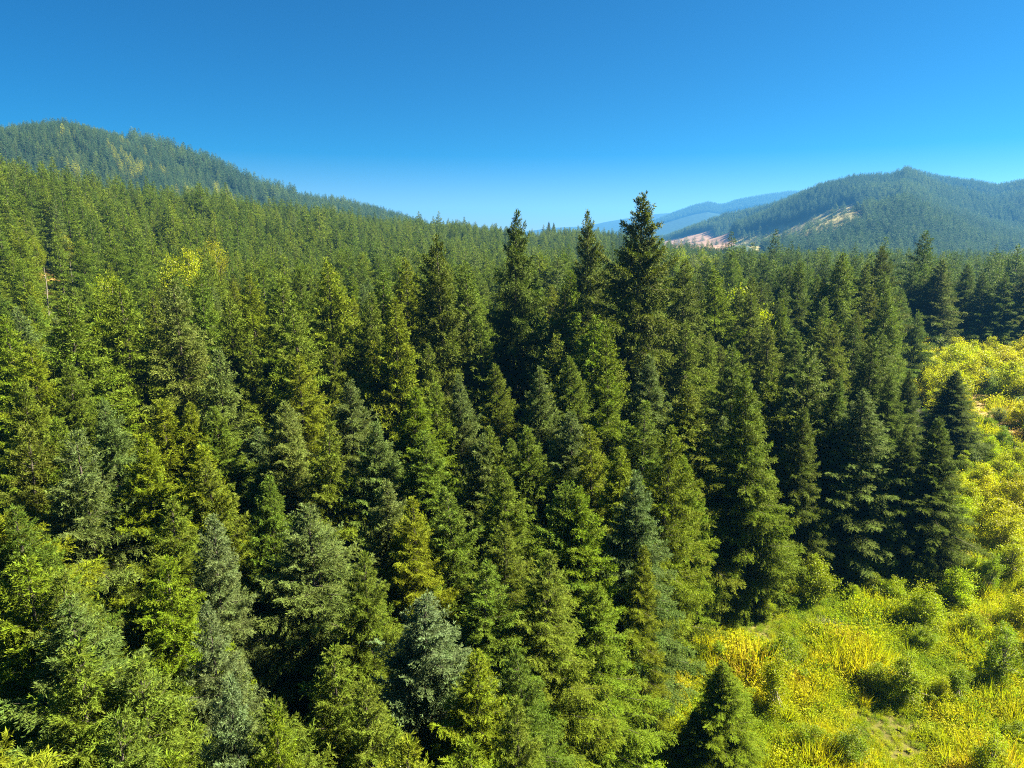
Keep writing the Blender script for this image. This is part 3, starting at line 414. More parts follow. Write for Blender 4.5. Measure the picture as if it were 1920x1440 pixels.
    (-137.5, 224.2, 13.0, 'l', 'tree_0', 'yellow-green rounded broadleaf tree among the conifers, 9% across, 35% down'),
    (-150.6, 219.3, 13.0, 'l', 'tree_0', 'yellow-green rounded broadleaf tree among the conifers, 4% across, 34% down'),
    (-175.9, 249.2, 13.0, 'l', 'tree_1', 'yellow-green rounded broadleaf tree among the conifers, 2% across, 31% down'),
    (-192.2, 335.9, 13.0, 'l', 'tree_0', 'yellow-green rounded broadleaf tree among the conifers, 11% across, 29% down'),
    (-112.7, 287.7, 13.0, 'l', 'tree_0', 'yellow-green rounded broadleaf tree among the conifers, 24% across, 36% down'),
    (-92.1, 325.2, 13.0, 'l', 'tree_1', 'yellow-green rounded broadleaf tree among the conifers, 31% across, 36% down'),
    (-169.9, 366.6, 13.0, 'k', 'tree_0', 'grey-green rounded broadleaf tree among the conifers, 18% across, 30% down'),
    (-152.8, 237.0, 13.0, 'y', 'tree_0', 'bright yellow rounded broadleaf tree among the conifers, 6% across, 33% down'),
    (131.8, 163.4, 7.3, 'y', 'leafy_3', 'tall bright yellow leafy shrub beyond the bare soil patch, 103% across, 46% down'),
    (117.8, 188.2, 5.4, 'l', 'leafy_3', 'tall yellow-green leafy shrub beyond the bare soil patch, 91% across, 45% down'),
    (101.1, 158.3, 4.7, 'y', 'leafy_3', 'bright yellow leafy shrub beyond the bare soil patch, 92% across, 47% down'),
    (87.8, 140.5, 6.2, 'y', 'leafy_2', 'tall bright yellow leafy shrub beyond the bare soil patch, 91% across, 49% down'),
    (109.5, 176.6, 5.5, 'y', 'leafy_3', 'tall bright yellow leafy shrub beyond the bare soil patch, 91% across, 45% down'),
    (116.6, 167.3, 5.7, 'y', 'leafy_0', 'tall bright yellow leafy shrub beyond the bare soil patch, 96% across, 46% down'),
    (128.3, 185.9, 7.4, 'y', 'leafy_3', 'tall bright yellow leafy shrub beyond the bare soil patch, 96% across, 44% down'),
    (94.2, 143.0, 5.0, 'l', 'leafy_3', 'tall yellow-green leafy shrub beyond the bare soil patch, 93% across, 49% down'),
    (117.1, 172.8, 4.8, 'y', 'leafy_0', 'bright yellow leafy shrub beyond the bare soil patch, 95% across, 46% down'),
    (111.6, 154.2, 5.5, 'y', 'leafy_1', 'tall bright yellow leafy shrub beyond the bare soil patch, 97% across, 48% down'),
    (116.9, 141.3, 7.4, 'y', 'leafy_3', 'tall bright yellow leafy shrub beyond the bare soil patch, 104% across, 48% down'),
    (67.5, 79.1, 3.5, 'l', 'leafy_2', 'yellow-green leafy shrub beside the bare soil patch, 103% across, 67% down'),
    (67.8, 97.8, 4.7, 'k', 'leafy_0', 'grey-green leafy shrub beside the bare soil patch, 94% across, 59% down'),
    (94.9, 114.0, 7.1, 'y', 'leafy_2', 'tall bright yellow leafy shrub beyond the bare soil patch, 104% across, 52% down'),
    (142.0, 172.3, 5.2, 'y', 'leafy_3', 'tall bright yellow leafy shrub beyond the bare soil patch, 104% across, 46% down'),
    (124.3, 153.6, 6.0, 'l', 'leafy_0', 'tall yellow-green leafy shrub beyond the bare soil patch, 103% across, 47% down'),
    (95.3, 119.4, 4.7, 'k', 'leafy_2', 'grey-green leafy shrub beyond the bare soil patch, 102% across, 52% down'),
    (89.2, 135.3, 5.7, 'l', 'leafy_0', 'tall yellow-green leafy shrub beyond the bare soil patch, 93% across, 50% down'),
    (57.7, 74.6, 4.5, 'y', 'leafy_1', 'bright yellow leafy shrub in the middle of the clearing, 98% across, 70% down'),
    (39.3, 69.7, 4.1, 'l', 'leafy_0', 'yellow-green leafy shrub in the middle of the clearing, 85% across, 73% down'),
    (28.3, 37.9, 2.3, 'y', 'airy_1', 'bright yellow thin open sapling in the lower clearing, 92% across, 106% down'),
    (129.4, 170.1, 6.5, 'y', 'leafy_3', 'tall bright yellow leafy shrub beyond the bare soil patch, 100% across, 46% down'),
    (106.3, 144.3, 7.4, 'y', 'leafy_2', 'tall bright yellow leafy shrub beyond the bare soil patch, 98% across, 48% down'),
    (93.7, 149.6, 5.4, 'y', 'leafy_0', 'tall bright yellow leafy shrub beyond the bare soil patch, 91% across, 48% down'),
    (133.8, 171.3, 5.6, 'y', 'leafy_0', 'tall bright yellow leafy shrub beyond the bare soil patch, 101% across, 46% down'),
    (107.6, 170.0, 6.8, 'k', 'leafy_3', 'tall grey-green leafy shrub beyond the bare soil patch, 92% across, 46% down'),
    (123.2, 189.0, 5.8, 'y', 'leafy_2', 'tall bright yellow leafy shrub beyond the bare soil patch, 93% across, 45% down'),
    (136.2, 181.1, 6.6, 'k', 'leafy_1', 'tall grey-green leafy shrub beyond the bare soil patch, 100% across, 45% down'),
    (111.6, 160.6, 4.6, 'y', 'leafy_3', 'bright yellow leafy shrub beyond the bare soil patch, 96% across, 47% down'),
    (118.5, 162.4, 5.2, 'y', 'leafy_0', 'tall bright yellow leafy shrub beyond the bare soil patch, 98% across, 47% down'),
    (73.4, 85.6, 4.5, 'y', 'leafy_1', 'bright yellow leafy shrub beside the bare soil patch, 104% across, 63% down'),
    (110.6, 149.1, 5.8, 'l', 'leafy_1', 'tall yellow-green leafy shrub beyond the bare soil patch, 99% across, 48% down'),
    (107.0, 133.9, 6.4, 'l', 'leafy_2', 'tall yellow-green leafy shrub beyond the bare soil patch, 102% across, 49% down'),
    (33.4, 41.1, 4.3, 'l', 'airy_1', 'yellow-green thin open sapling in the lower clearing, 97% across, 100% down'),
    (114.1, 145.3, 4.9, 'y', 'leafy_3', 'tall bright yellow leafy shrub beyond the bare soil patch, 101% across, 49% down'),
    (113.2, 182.6, 5.7, 'y', 'leafy_1', 'tall bright yellow leafy shrub beyond the bare soil patch, 90.9% across, 44.9% down'),
    (125.0, 164.6, 6.0, 'y', 'leafy_3', 'tall bright yellow leafy shrub beyond the bare soil patch, 100.0% across, 46.3% down'),
    (131.3, 178.7, 5.7, 'y', 'leafy_0', 'tall bright yellow leafy shrub beyond the bare soil patch, 98% across, 45% down'),
    (102.8, 168.6, 5.9, 'y', 'leafy_1', 'tall bright yellow leafy shrub beyond the bare soil patch, 90% across, 46% down'),
    (130.1, 157.5, 6.0, 'y', 'leafy_2', 'tall bright yellow leafy shrub beyond the bare soil patch, 104% across, 47% down'),
    (60.6, 78.7, 4.7, 'y', 'leafy_0', 'bright yellow leafy shrub beside the bare soil patch, 98% across, 67% down'),
    (120.6, 178.0, 6.8, 'y', 'leafy_3', 'tall bright yellow leafy shrub beyond the bare soil patch, 95% across, 45% down'),
    (99.7, 127.5, 6.1, 'y', 'leafy_0', 'tall bright yellow leafy shrub beyond the bare soil patch, 101% across, 50% down'),
    (96.3, 157.7, 6.6, 'y', 'leafy_0', 'tall bright yellow leafy shrub beyond the bare soil patch, 90% across, 47% down'),
    (79.5, 120.9, 5.6, 'y', 'leafy_0', 'tall bright yellow leafy shrub beyond the bare soil patch, 93% across, 52% down'),
    (59.9, 70.7, 3.8, 'y', 'airy_1', 'bright yellow thin open sapling in the middle of the clearing, 102% across, 72% down'),
    (9.4, 38.9, 3.5, 'g', 'airy_1', 'mid-green thin open sapling in the lower clearing, 64% across, 103% down'),
    (120.0, 184.0, 5.8, 'y', 'leafy_3', 'tall bright yellow leafy shrub beyond the bare soil patch, 93.0% across, 44.8% down'),
    (97.3, 163.1, 5.7, 'l', 'leafy_2', 'tall yellow-green leafy shrub beyond the bare soil patch, 89% across, 47% down'),
    (77.1, 91.1, 4.7, 'g', 'leafy_2', 'mid-green leafy shrub beside the bare soil patch, 104% across, 61% down'),
    (105.4, 164.7, 4.5, 'y', 'leafy_2', 'bright yellow leafy shrub beyond the bare soil patch, 92.0% across, 46.8% down'),
    (100.6, 133.3, 7.3, 'l', 'leafy_0', 'tall yellow-green leafy shrub beyond the bare soil patch, 99% across, 49% down'),
    (84.0, 101.8, 6.7, 'l', 'leafy_0', 'tall yellow-green leafy shrub beside the bare soil patch, 103% across, 56% down'),
    (112.0, 138.0, 7.1, 'l', 'leafy_3', 'tall yellow-green leafy shrub beyond the bare soil patch, 103% across, 49% down'),
    (49.3, 55.0, 4.4, 'g', 'leafy_0', 'mid-green leafy shrub in the middle of the clearing, 104% across, 83% down'),
    (19.8, 39.0, 3.6, 'l', 'airy_0', 'yellow-green thin open sapling in the lower clearing, 79% across, 103% down'),
    (118.4, 155.9, 5.5, 'y', 'leafy_3', 'tall bright yellow leafy shrub beyond the bare soil patch, 100% across, 47% down'),
    (120.7, 145.8, 5.5, 'y', 'leafy_0', 'tall bright yellow leafy shrub beyond the bare soil patch, 104.2% across, 48.3% down'),
    (101.9, 148.5, 4.6, 'l', 'leafy_3', 'yellow-green leafy shrub beyond the bare soil patch, 95% across, 48% down'),
    (136.6, 165.7, 4.9, 'y', 'leafy_1', 'bright yellow leafy shrub beyond the bare soil patch, 104% across, 46% down'),
    (101.7, 153.7, 7.1, 'y', 'leafy_3', 'tall bright yellow leafy shrub beyond the bare soil patch, 93% across, 47% down'),
    (112.3, 165.3, 6.8, 'l', 'leafy_0', 'tall yellow-green leafy shrub beyond the bare soil patch, 95% across, 46% down'),
    (90.0, 107.4, 6.8, 'k', 'leafy_3', 'tall grey-green leafy shrub beyond the bare soil patch, 104% across, 54% down'),
    (80.5, 96.2, 5.0, 'k', 'leafy_3', 'tall grey-green leafy shrub beside the bare soil patch, 103% across, 59% down'),
    (84.5, 128.1, 7.3, 'y', 'leafy_2', 'tall bright yellow leafy shrub beyond the bare soil patch, 93% across, 51% down'),
    (139.1, 176.8, 4.7, 'l', 'leafy_3', 'yellow-green leafy shrub beyond the bare soil patch, 102% across, 46% down'),
    (106.0, 155.9, 6.3, 'y', 'leafy_0', 'tall bright yellow leafy shrub beyond the bare soil patch, 95% across, 47% down'),
    (90.7, 153.6, 7.5, 'l', 'leafy_1', 'tall yellow-green leafy shrub beyond the bare soil patch, 88.8% across, 46.8% down'),
    (45.9, 64.5, 3.8, 'l', 'leafy_3', 'yellow-green leafy shrub in the middle of the clearing, 93% across, 77% down'),
    (84.5, 133.9, 5.8, 'y', 'leafy_1', 'tall bright yellow leafy shrub beyond the bare soil patch, 91% across, 50% down'),
    (126.1, 181.5, 5.5, 'l', 'leafy_1', 'tall yellow-green leafy shrub beyond the bare soil patch, 96% across, 45% down'),
    (29.8, 69.6, 3.0, 'g', 'leafy_0', 'mid-green leafy shrub in the middle of the clearing, 76% across, 74% down'),
    (62.4, 74.6, 2.7, 'y', 'leafy_0', 'bright yellow leafy shrub beside the bare soil patch, 102% across, 70% down'),
    (89.7, 147.1, 6.2, 'k', 'leafy_3', 'tall grey-green leafy shrub beyond the bare soil patch, 90% across, 48% down'),
    (122.6, 160.1, 4.6, 'l', 'leafy_1', 'yellow-green leafy shrub beyond the bare soil patch, 100% across, 47% down'),
    (53.6, 63.6, 2.8, 'y', 'leafy_3', 'bright yellow leafy shrub in the middle of the clearing, 101% across, 78% down'),
    (79.0, 115.1, 4.8, 'y', 'leafy_3', 'bright yellow leafy shrub beside the bare soil patch, 94% across, 54% down'),
    (69.3, 88.7, 3.5, 'g', 'leafy_0', 'mid-green leafy shrub beside the bare soil patch, 99% across, 62% down'),
    (49.5, 60.1, 3.5, 'y', 'leafy_1', 'bright yellow leafy shrub in the middle of the clearing, 100% across, 80% down'),
    (122.6, 172.2, 5.7, 'y', 'leafy_2', 'tall bright yellow leafy shrub beyond the bare soil patch, 97% across, 46% down'),
    (106.4, 127.6, 5.5, 'y', 'leafy_3', 'tall bright yellow leafy shrub beyond the bare soil patch, 104% across, 51% down'),
    (101.7, 122.0, 5.0, 'l', 'leafy_0', 'tall yellow-green leafy shrub beyond the bare soil patch, 104% across, 52% down'),
    (58.0, 66.2, 4.4, 'l', 'leafy_3', 'yellow-green leafy shrub in the middle of the clearing, 104% across, 75% down'),
    (44.3, 68.2, 2.5, 'l', 'leafy_1', 'yellow-green leafy shrub in the middle of the clearing, 90% across, 75% down'),
    (126.4, 176.1, 6.4, 'l', 'leafy_1', 'tall yellow-green leafy shrub beyond the bare soil patch, 97% across, 45% down'),
    (31.4, 65.0, 4.7, 'g', 'leafy_3', 'mid-green leafy shrub in the middle of the clearing, 80% across, 76% down'),
    (119.5, 192.5, 4.6, 'y', 'leafy_0', 'bright yellow leafy shrub beyond the bare soil patch, 91% across, 44% down'),
    (103.4, 137.7, 4.7, 'y', 'leafy_0', 'bright yellow leafy shrub beyond the bare soil patch, 99% across, 50% down'),
    (112.8, 170.4, 5.9, 'y', 'leafy_2', 'tall bright yellow leafy shrub beyond the bare soil patch, 94% across, 46% down'),
    (70.1, 82.3, 4.3, 'l', 'leafy_3', 'yellow-green leafy shrub beside the bare soil patch, 104% across, 65% down'),
    (116.6, 149.2, 4.7, 'k', 'leafy_2', 'grey-green leafy shrub beyond the bare soil patch, 101% across, 48% down'),
    (34.4, 70.6, 5.0, 'l', 'leafy_2', 'tall yellow-green leafy shrub in the middle of the clearing, 80% across, 72% down'),
    (97.8, 146.5, 7.4, 'l', 'leafy_2', 'tall yellow-green leafy shrub beyond the bare soil patch, 94% across, 48% down'),
    (61.3, 88.6, 3.0, 'y', 'leafy_2', 'bright yellow leafy shrub beside the bare soil patch, 94% across, 63% down'),
    (15.9, 43.2, 3.9, 'y', 'airy_0', 'bright yellow thin open sapling in the lower clearing, 71% across, 97% down'),
    (69.8, 102.4, 4.9, 'l', 'leafy_2', 'yellow-green leafy shrub beside the bare soil patch, 94% across, 57% down'),
    (65.5, 94.4, 3.6, 'l', 'airy_1', 'yellow-green thin open sapling beside the bare soil patch, 94% across, 61% down'),
    (101.2, 143.5, 6.9, 'y', 'leafy_3', 'tall bright yellow leafy shrub beyond the bare soil patch, 96% across, 48% down'),
    (115.9, 177.9, 7.0, 'l', 'leafy_3', 'tall yellow-green leafy shrub beyond the bare soil patch, 93% across, 45% down'),
    (52.2, 77.1, 3.1, 'k', 'leafy_3', 'grey-green leafy shrub in the middle of the clearing, 92% across, 69% down'),
    (105.9, 151.2, 5.2, 'y', 'leafy_0', 'tall bright yellow leafy shrub beyond the bare soil patch, 95.9% across, 48.0% down'),
    (75.1, 112.1, 4.7, 'y', 'leafy_2', 'bright yellow leafy shrub beside the bare soil patch, 93% across, 54% down'),
    (25.4, 61.8, 2.6, 'l', 'airy_1', 'yellow-green thin open sapling in the middle of the clearing, 75% across, 79% down'),
    (72.5, 99.1, 3.7, 'l', 'leafy_3', 'yellow-green leafy shrub beside the bare soil patch, 97% across, 59% down'),
    (18.7, 55.3, 2.2, 'g', 'airy_0', 'low mid-green thin open sapling in the lower clearing, 70% across, 85% down'),
    (132.7, 184.5, 7.0, 'l', 'leafy_3', 'tall yellow-green leafy shrub beyond the bare soil patch, 98% across, 44% down'),
    (40.5, 60.8, 3.9, 'l', 'leafy_1', 'yellow-green leafy shrub in the middle of the clearing, 90% across, 79% down'),
    (107.5, 139.8, 5.2, 'y', 'leafy_2', 'tall bright yellow leafy shrub beyond the bare soil patch, 100% across, 49% down'),
    (14.8, 36.3, 3.8, 'y', 'airy_1', 'bright yellow thin open sapling in the lower clearing, 73% across, 108% down'),
    (93.3, 137.4, 6.9, 'y', 'leafy_2', 'tall bright yellow leafy shrub beyond the bare soil patch, 94% across, 49% down'),
]
SNAGS = [
    (-115.2, 169.5, 19.4, 'bleached snag beside the sandy bank at the far left'),
    (-116.0, 181.0, 19.0, 'thin bleached snag right of the sandy bank, far left'),
]

# ---------------------------------------------------------------- materials
def new_mat(name):
    m = bpy.data.materials.new(name); m.use_nodes = True
    n = m.node_tree.nodes; p = n['Principled BSDF']
    return m, m.node_tree, n, m.node_tree.links, p
def math_node(n, l, op, a, b):
    k = n.new('ShaderNodeMath'); k.operation = op
    for i, v in enumerate((a, b)):
        if hasattr(v, 'links'): l.new(v, k.inputs[i])
        else: k.inputs[i].default_value = v
    return k.outputs[0]
def foliage_mat(name, source, ramp=None, trans=0.32, rough=0.7, spec=0.15, hue=0.03, val=(0.6, 1.4), sat=1.0, warm=(1.15, 1.25, 0.35), top_grey=None):
    """leaf material: own colour from the object (source 'object') or from each plant's tone on a ramp (source 'tone'),
    varied from spray to spray by the mesh's own 'tint' values; thin leaves let part of the light through"""
    m, t, n, l, p = new_mat(name)
    if source == 'object':
        o = n.new('ShaderNodeObjectInfo'); base = o.outputs['Color']
    else:
        a = n.new('ShaderNodeAttribute'); a.attribute_type = 'INSTANCER'; a.attribute_name = 'tone'
        r = n.new('ShaderNodeValToRGB'); e = r.color_ramp.elements
        while len(e) < len(ramp): e.new(0.5)
        for k, (pos, c) in enumerate(ramp): e[k].position = pos; e[k].color = (*c, 1)
        l.new(a.outputs['Fac'], r.inputs['Fac']); base = r.outputs[0]
    ti = n.new('ShaderNodeAttribute'); ti.attribute_name = 'tint'
    h = n.new('ShaderNodeHueSaturation'); h.inputs['Saturation'].default_value = sat
    sep = n.new('ShaderNodeSeparateColor'); l.new(ti.outputs['Color'], sep.inputs[0])
    l.new(math_node(n, l, 'MULTIPLY_ADD', sep.outputs[0], hue), h.inputs['Hue'])
    h.inputs['Hue'].links[0].from_node.inputs[2].default_value = 0.5 - hue / 2
    l.new(math_node(n, l, 'MULTIPLY_ADD', sep.outputs[1], val[1] - val[0]), h.inputs['Value'])
    h.inputs['Value'].links[0].from_node.inputs[2].default_value = val[0]
    if top_grey:                                                       # blue-grey mixed in towards the crown top, strongest on silvery trees
        gm = n.new('ShaderNodeMix'); gm.data_type = 'RGBA'; l.new(base, gm.inputs[6]); gm.inputs[7].default_value = (*top_grey, 1)
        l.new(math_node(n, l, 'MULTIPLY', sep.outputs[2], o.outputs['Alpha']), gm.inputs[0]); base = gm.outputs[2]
    l.new(base, h.inputs['Color'])
    l.new(h.outputs[0], p.inputs['Base Color'])
    p.inputs['Roughness'].default_value = rough; p.inputs['Specular IOR Level'].default_value = spec
    tr = n.new('ShaderNodeBsdfTranslucent')
    mul = n.new('ShaderNodeMix'); mul.data_type = 'RGBA'; mul.blend_type = 'MULTIPLY'; mul.inputs[0].default_value = 1
    l.new(h.outputs[0], mul.inputs[6]); mul.inputs[7].default_value = (*warm, 1); l.new(mul.outputs[2], tr.inputs['Color'])
    mx = n.new('ShaderNodeMixShader'); mx.inputs[0].default_value = trans
    l.new(p.outputs[0], mx.inputs[1]); l.new(tr.outputs[0], mx.inputs[2])
    l.new(mx.outputs[0], n['Material Output'].inputs['Surface'])
    return m
def bark_mat(name, c1, c2, scale=6):
    m, t, n, l, p = new_mat(name)
    tc = n.new('ShaderNodeTexCoord'); mp = n.new('ShaderNodeMapping'); mp.inputs['Scale'].default_value = (scale, scale, scale * .2)
    no = n.new('ShaderNodeTexNoise'); no.inputs['Detail'].default_value = 6
    r = n.new('ShaderNodeValToRGB'); r.color_ramp.elements[0].color = (*c1, 1); r.color_ramp.elements[1].color = (*c2, 1)
    r.color_ramp.elements[0].position = .3; r.color_ramp.elements[1].position = .7
    l.new(tc.outputs['Object'], mp.inputs[0]); l.new(mp.outputs[0], no.inputs[0]); l.new(no.outputs[0], r.inputs[0]); l.new(r.outputs[0], p.inputs['Base Color'])
    p.inputs['Roughness'].default_value = .9
    return m
M_BARK = bark_mat('fir_bark', (.035, .027, .021), (.10, .08, .062))
M_TWIG = bark_mat('grey_twig', (.16, .13, .10), (.34, .29, .24))
M_SNAG = bark_mat('bleached_wood', (.10, .085, .07), (.24, .21, .18))
M_CROWN = foliage_mat('conifer_needles', 'object', trans=.20, top_grey=(.105, .150, .078))
M_LEAF = foliage_mat('broad_leaves', 'object', trans=.5, rough=.45, hue=.035, val=(.65, 1.35), warm=(1.1, 1.2, .3))
CONIFER_RAMP = [(0, (.052, .085, .010)), (.35, (.082, .126, .009)), (.7, (.120, .158, .008)), (1, (.096, .134, .034))]
M_FOREST = foliage_mat('forest_needles', 'tone', CONIFER_RAMP, trans=.28)
M_HILLTREE = foliage_mat('hill_needles', 'tone', [(0, (.036, .074, .038)), (.5, (.058, .106, .042)), (.9, (.105, .150, .030)), (1, (.27, .28, .02))], trans=.25)  # bluer ramp: part of the distance haze is put into the needle colour
M_BRUSH = foliage_mat('brush_leaves', 'tone', [(0, (.08, .15, .010)), (.35, (.19, .26, .010)), (.65, (.32, .34, .008)), (.92, (.38, .33, .012)), (1, (.36, .24, .04))], trans=.45, hue=.035, val=(.75, 1.25), warm=(1.1, 1.15, .35))

# ---------------------------------------------------------------- mesh helpers (numpy)
def mesh_from(name, verts, quads=None, tris=None, tint=None, mats=(), mat_idx=None):
    """one mesh from vertex rows and face rows; tint is one (a, b) pair per face"""
    verts = np.asarray(verts, np.float32).reshape(-1, 3)
    faces = []
    if quads is not None and len(quads): faces.append(np.asarray(quads, np.int32))
    if tris is not None and len(tris): faces.append(np.asarray(tris, np.int32))
    loops = np.concatenate([f.ravel() for f in faces]); counts = np.concatenate([np.full(len(f), f.shape[1], np.int32) for f in faces])
    me = bpy.data.meshes.new(name)
    me.vertices.add(len(verts)); me.vertices.foreach_set('co', verts.ravel())
    me.loops.add(len(loops)); me.loops.foreach_set('vertex_index', loops)
    me.polygons.add(len(counts)); me.polygons.foreach_set('loop_start', np.concatenate([[0], np.cumsum(counts)[:-1]]).astype(np.int32))
    if mat_idx is not None: me.polygons.foreach_set('material_index', np.asarray(mat_idx, np.int32))
    if tint is not None:
        at = me.attributes.new('tint', 'FLOAT_COLOR', 'FACE')
        c = np.ones((len(counts), 4), np.float32); c[:, :tint.shape[1]] = tint
        at.data.foreach_set('color', c.ravel())
    for m in mats: me.materials.append(m)
    me.update(calc_edges=True)
    return me
def unit(v): return v / np.maximum(np.linalg.norm(v, axis=-1, keepdims=True), 1e-9)
def sprays(pos, dirn, length, width, rng, up=0.9):
    """a kite-shaped spray of needles or a leaf at every pos: (N,4,3) corners"""
    N = len(pos)
    nrm = unit(rng.normal(size=(N, 3)) + np.array([0, 0, up * 2]))
    side = unit(np.cross(dirn, nrm)); nrm = np.cross(side, dirn)
    L = length[:, None]; Wd = width[:, None]
    a = pos; c = pos + dirn * L
    mid = pos + dirn * L * .45 - nrm * L * .08
    return np.stack([a, mid + side * Wd, c, mid - side * Wd], 1)
def tube(pts, rad, sides=6):
    """tapered tube along pts (P,3)"""
    pts = np.asarray(pts, float); P = len(pts); V = []
    tan = unit(np.gradient(pts, axis=0))
    ref = np.where(np.abs(tan[:, 2:3]) > .9, [[1., 0, 0]], [[0., 0, 1.]])
    s = unit(np.cross(tan, ref)); u = np.cross(s, tan)
    an = np.arange(sides) * 2 * math.pi / sides
    V = pts[:, None] + (s[:, None] * np.cos(an)[None, :, None] + u[:, None] * np.sin(an)[None, :, None]) * np.asarray(rad)[:, None, None]
    q = []
    for i in range(P - 1):
        for k in range(sides):
            q.append((i * sides + k, i * sides + (k + 1) % sides, (i + 1) * sides + (k + 1) % sides, (i + 1) * sides + k))
    return V.reshape(-1, 3), np.array(q)
def join(parts):
    V, Q, o = [], [], 0
    for v, q in parts: V.append(v); Q.append(q + o); o += len(v)
    return np.concatenate(V), np.concatenate(Q)

# ---------------------------------------------------------------- conifers
def conifer_arrays(seed, H=24., R=3.8, base=.12, nb=260, g=1., droop=.14, gap=0., wild=.18, hang=.22, dens=1.):
    """boughs in a spiral up the stem, each a fan of twigs carrying needle sprays; g coarsens it for distant trees.
    Returns spray corners, their (hue, value) tints, and the boughs' own paths for the wood"""
    rng = np.random.RandomState(seed)
    nb = max(14, int(nb / g ** 1.05))
    t = base + (1 - base) * (1 - ((np.arange(nb) + rng.uniform(0, 1, nb)) / nb) ** .95 ) * .985
    u = (1 - t) / (1 - base)
    az = np.arange(nb) * 2.39996 + rng.normal(0, .35, nb)
    prof = np.minimum(1, u / .74) ** .86 * (1 - .22 * np.clip((u - .78) / .22, 0, 1) ** 2)
    L = R * (prof + .035) * np.clip(rng.normal(1, wild, nb), .45, 1.5) * (1 + .13 * np.sin(az + seed) + .10 * np.sin(2 * az + seed * 2 + 9 * t))
    if gap: L *= np.where(rng.uniform(size=nb) < gap, rng.uniform(.25, .55, nb), 1)
    el = np.radians(np.interp(u, [0, .12, .4, .75, 1], [62, 40, 14, 0, -10]) + rng.normal(0, 7, nb))
    z0 = t * H
    hx = np.stack([np.cos(az), np.sin(az), np.zeros(nb)], 1); sx = np.stack([-np.sin(az), np.cos(az), np.zeros(nb)], 1)
    def path(i, s):
        l = L[i]
        rr = l * s * np.cos(el[i]); zz = l * (s * np.sin(el[i]) - droop * s ** 2 + .10 * s ** 3.5)
        return hx[i] * rr[:, None] + np.array([0, 0, 1.]) * (z0[i] + zz)[:, None]
    # twigs along each bough
    sp = .13 * g ** .72
    nt = np.maximum(3, (dens * L / sp * 2).astype(int))
    bi = np.repeat(np.arange(nb), nt); N = len(bi)
    s = .03 + .97 * rng.uniform(0, 1, N) ** .85
    p = path(bi, s); tg = unit(path(bi, np.minimum(s + .05, 1.06)) - path(bi, s - .05))
    sgn = np.where(rng.uniform(size=N) < .5, -1, 1)
    out = sx[bi] * sgn[:, None]
    tw = unit(tg * rng.uniform(.35, .95, N)[:, None] + out * rng.uniform(.4, 1., N)[:, None] + np.array([0, 0, 1.]) * rng.normal(-hang, .28, N)[:, None])
    tl = (L[bi] * (.40 * (1 - s) + .06) + .16 * g ** .5) * rng.uniform(.6, 1.25, N)
    tl = np.minimum(tl, 1.25)
    # needle sprays along each twig
    ns = np.maximum(2, (tl / (.056 * g ** .95) * (1.3 if g < 1 else 1)).astype(int))
    ti = np.repeat(np.arange(N), ns); K = len(ti)
    q = rng.uniform(.05, 1, K)
    pos = p[ti] + tw[ti] * (tl[ti] * q)[:, None] + np.array([0, 0, -1.]) * (tl[ti] * q ** 2 * .16)[:, None]
    d = unit(tw[ti] * .9 + rng.normal(0, .42, (K, 3)) + np.array([0, 0, .12]))
    fine = g < 1                                                         # close by, single shoots rather than tufts
    ln = rng.uniform(.13, .27, K) * g ** .72 * (1.15 if fine else 1); wd = ln * rng.uniform(.065, .115, K) if fine else ln * rng.uniform(.11, .17, K)
    # leader and topmost whorl
    quads = sprays(pos, d, ln, wd, rng)
    kt = max(6, int(40 / g)); zl = rng.uniform(.955, 1.0, kt) * H
    aa = rng.uniform(0, 6.283, kt); dl = unit(np.stack([np.cos(aa) * .5, np.sin(aa) * .5, np.full(kt, 1.)], 1))
    quads = np.concatenate([quads, sprays(np.stack([np.zeros(kt), np.zeros(kt), zl - .1], 1), dl, rng.uniform(.2, .4, kt) * g ** .4, np.full(kt, .04 * g ** .6), rng)])
    bt = rng.uniform(0, 1, nb)
    tip = np.clip(s + rng.normal(0, .1, N), 0, 1)                       # young shoots at the ends of the boughs are paler
    hue = np.clip(.5 * bt[bi] + .5 * rng.uniform(0, 1, N), 0, 1)[ti]; val = np.clip(.32 * bt[bi] + .30 * rng.uniform(0, 1, N) + .30 * tip ** 2, 0, 1)[ti]
    hue = np.clip(hue + rng.normal(0, .16, K), 0, 1); val = np.clip(val + rng.normal(0, .13, K), 0, 1)
    young = np.clip((t[bi] - .42) / .5, 0, 1)[ti] * np.clip(rng.normal(.75, .3, K), 0, 1)  # share of the blue-grey mix, rising with height in the crown
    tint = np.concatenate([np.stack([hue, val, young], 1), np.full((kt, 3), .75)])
    return quads, tint, (L, z0, path)
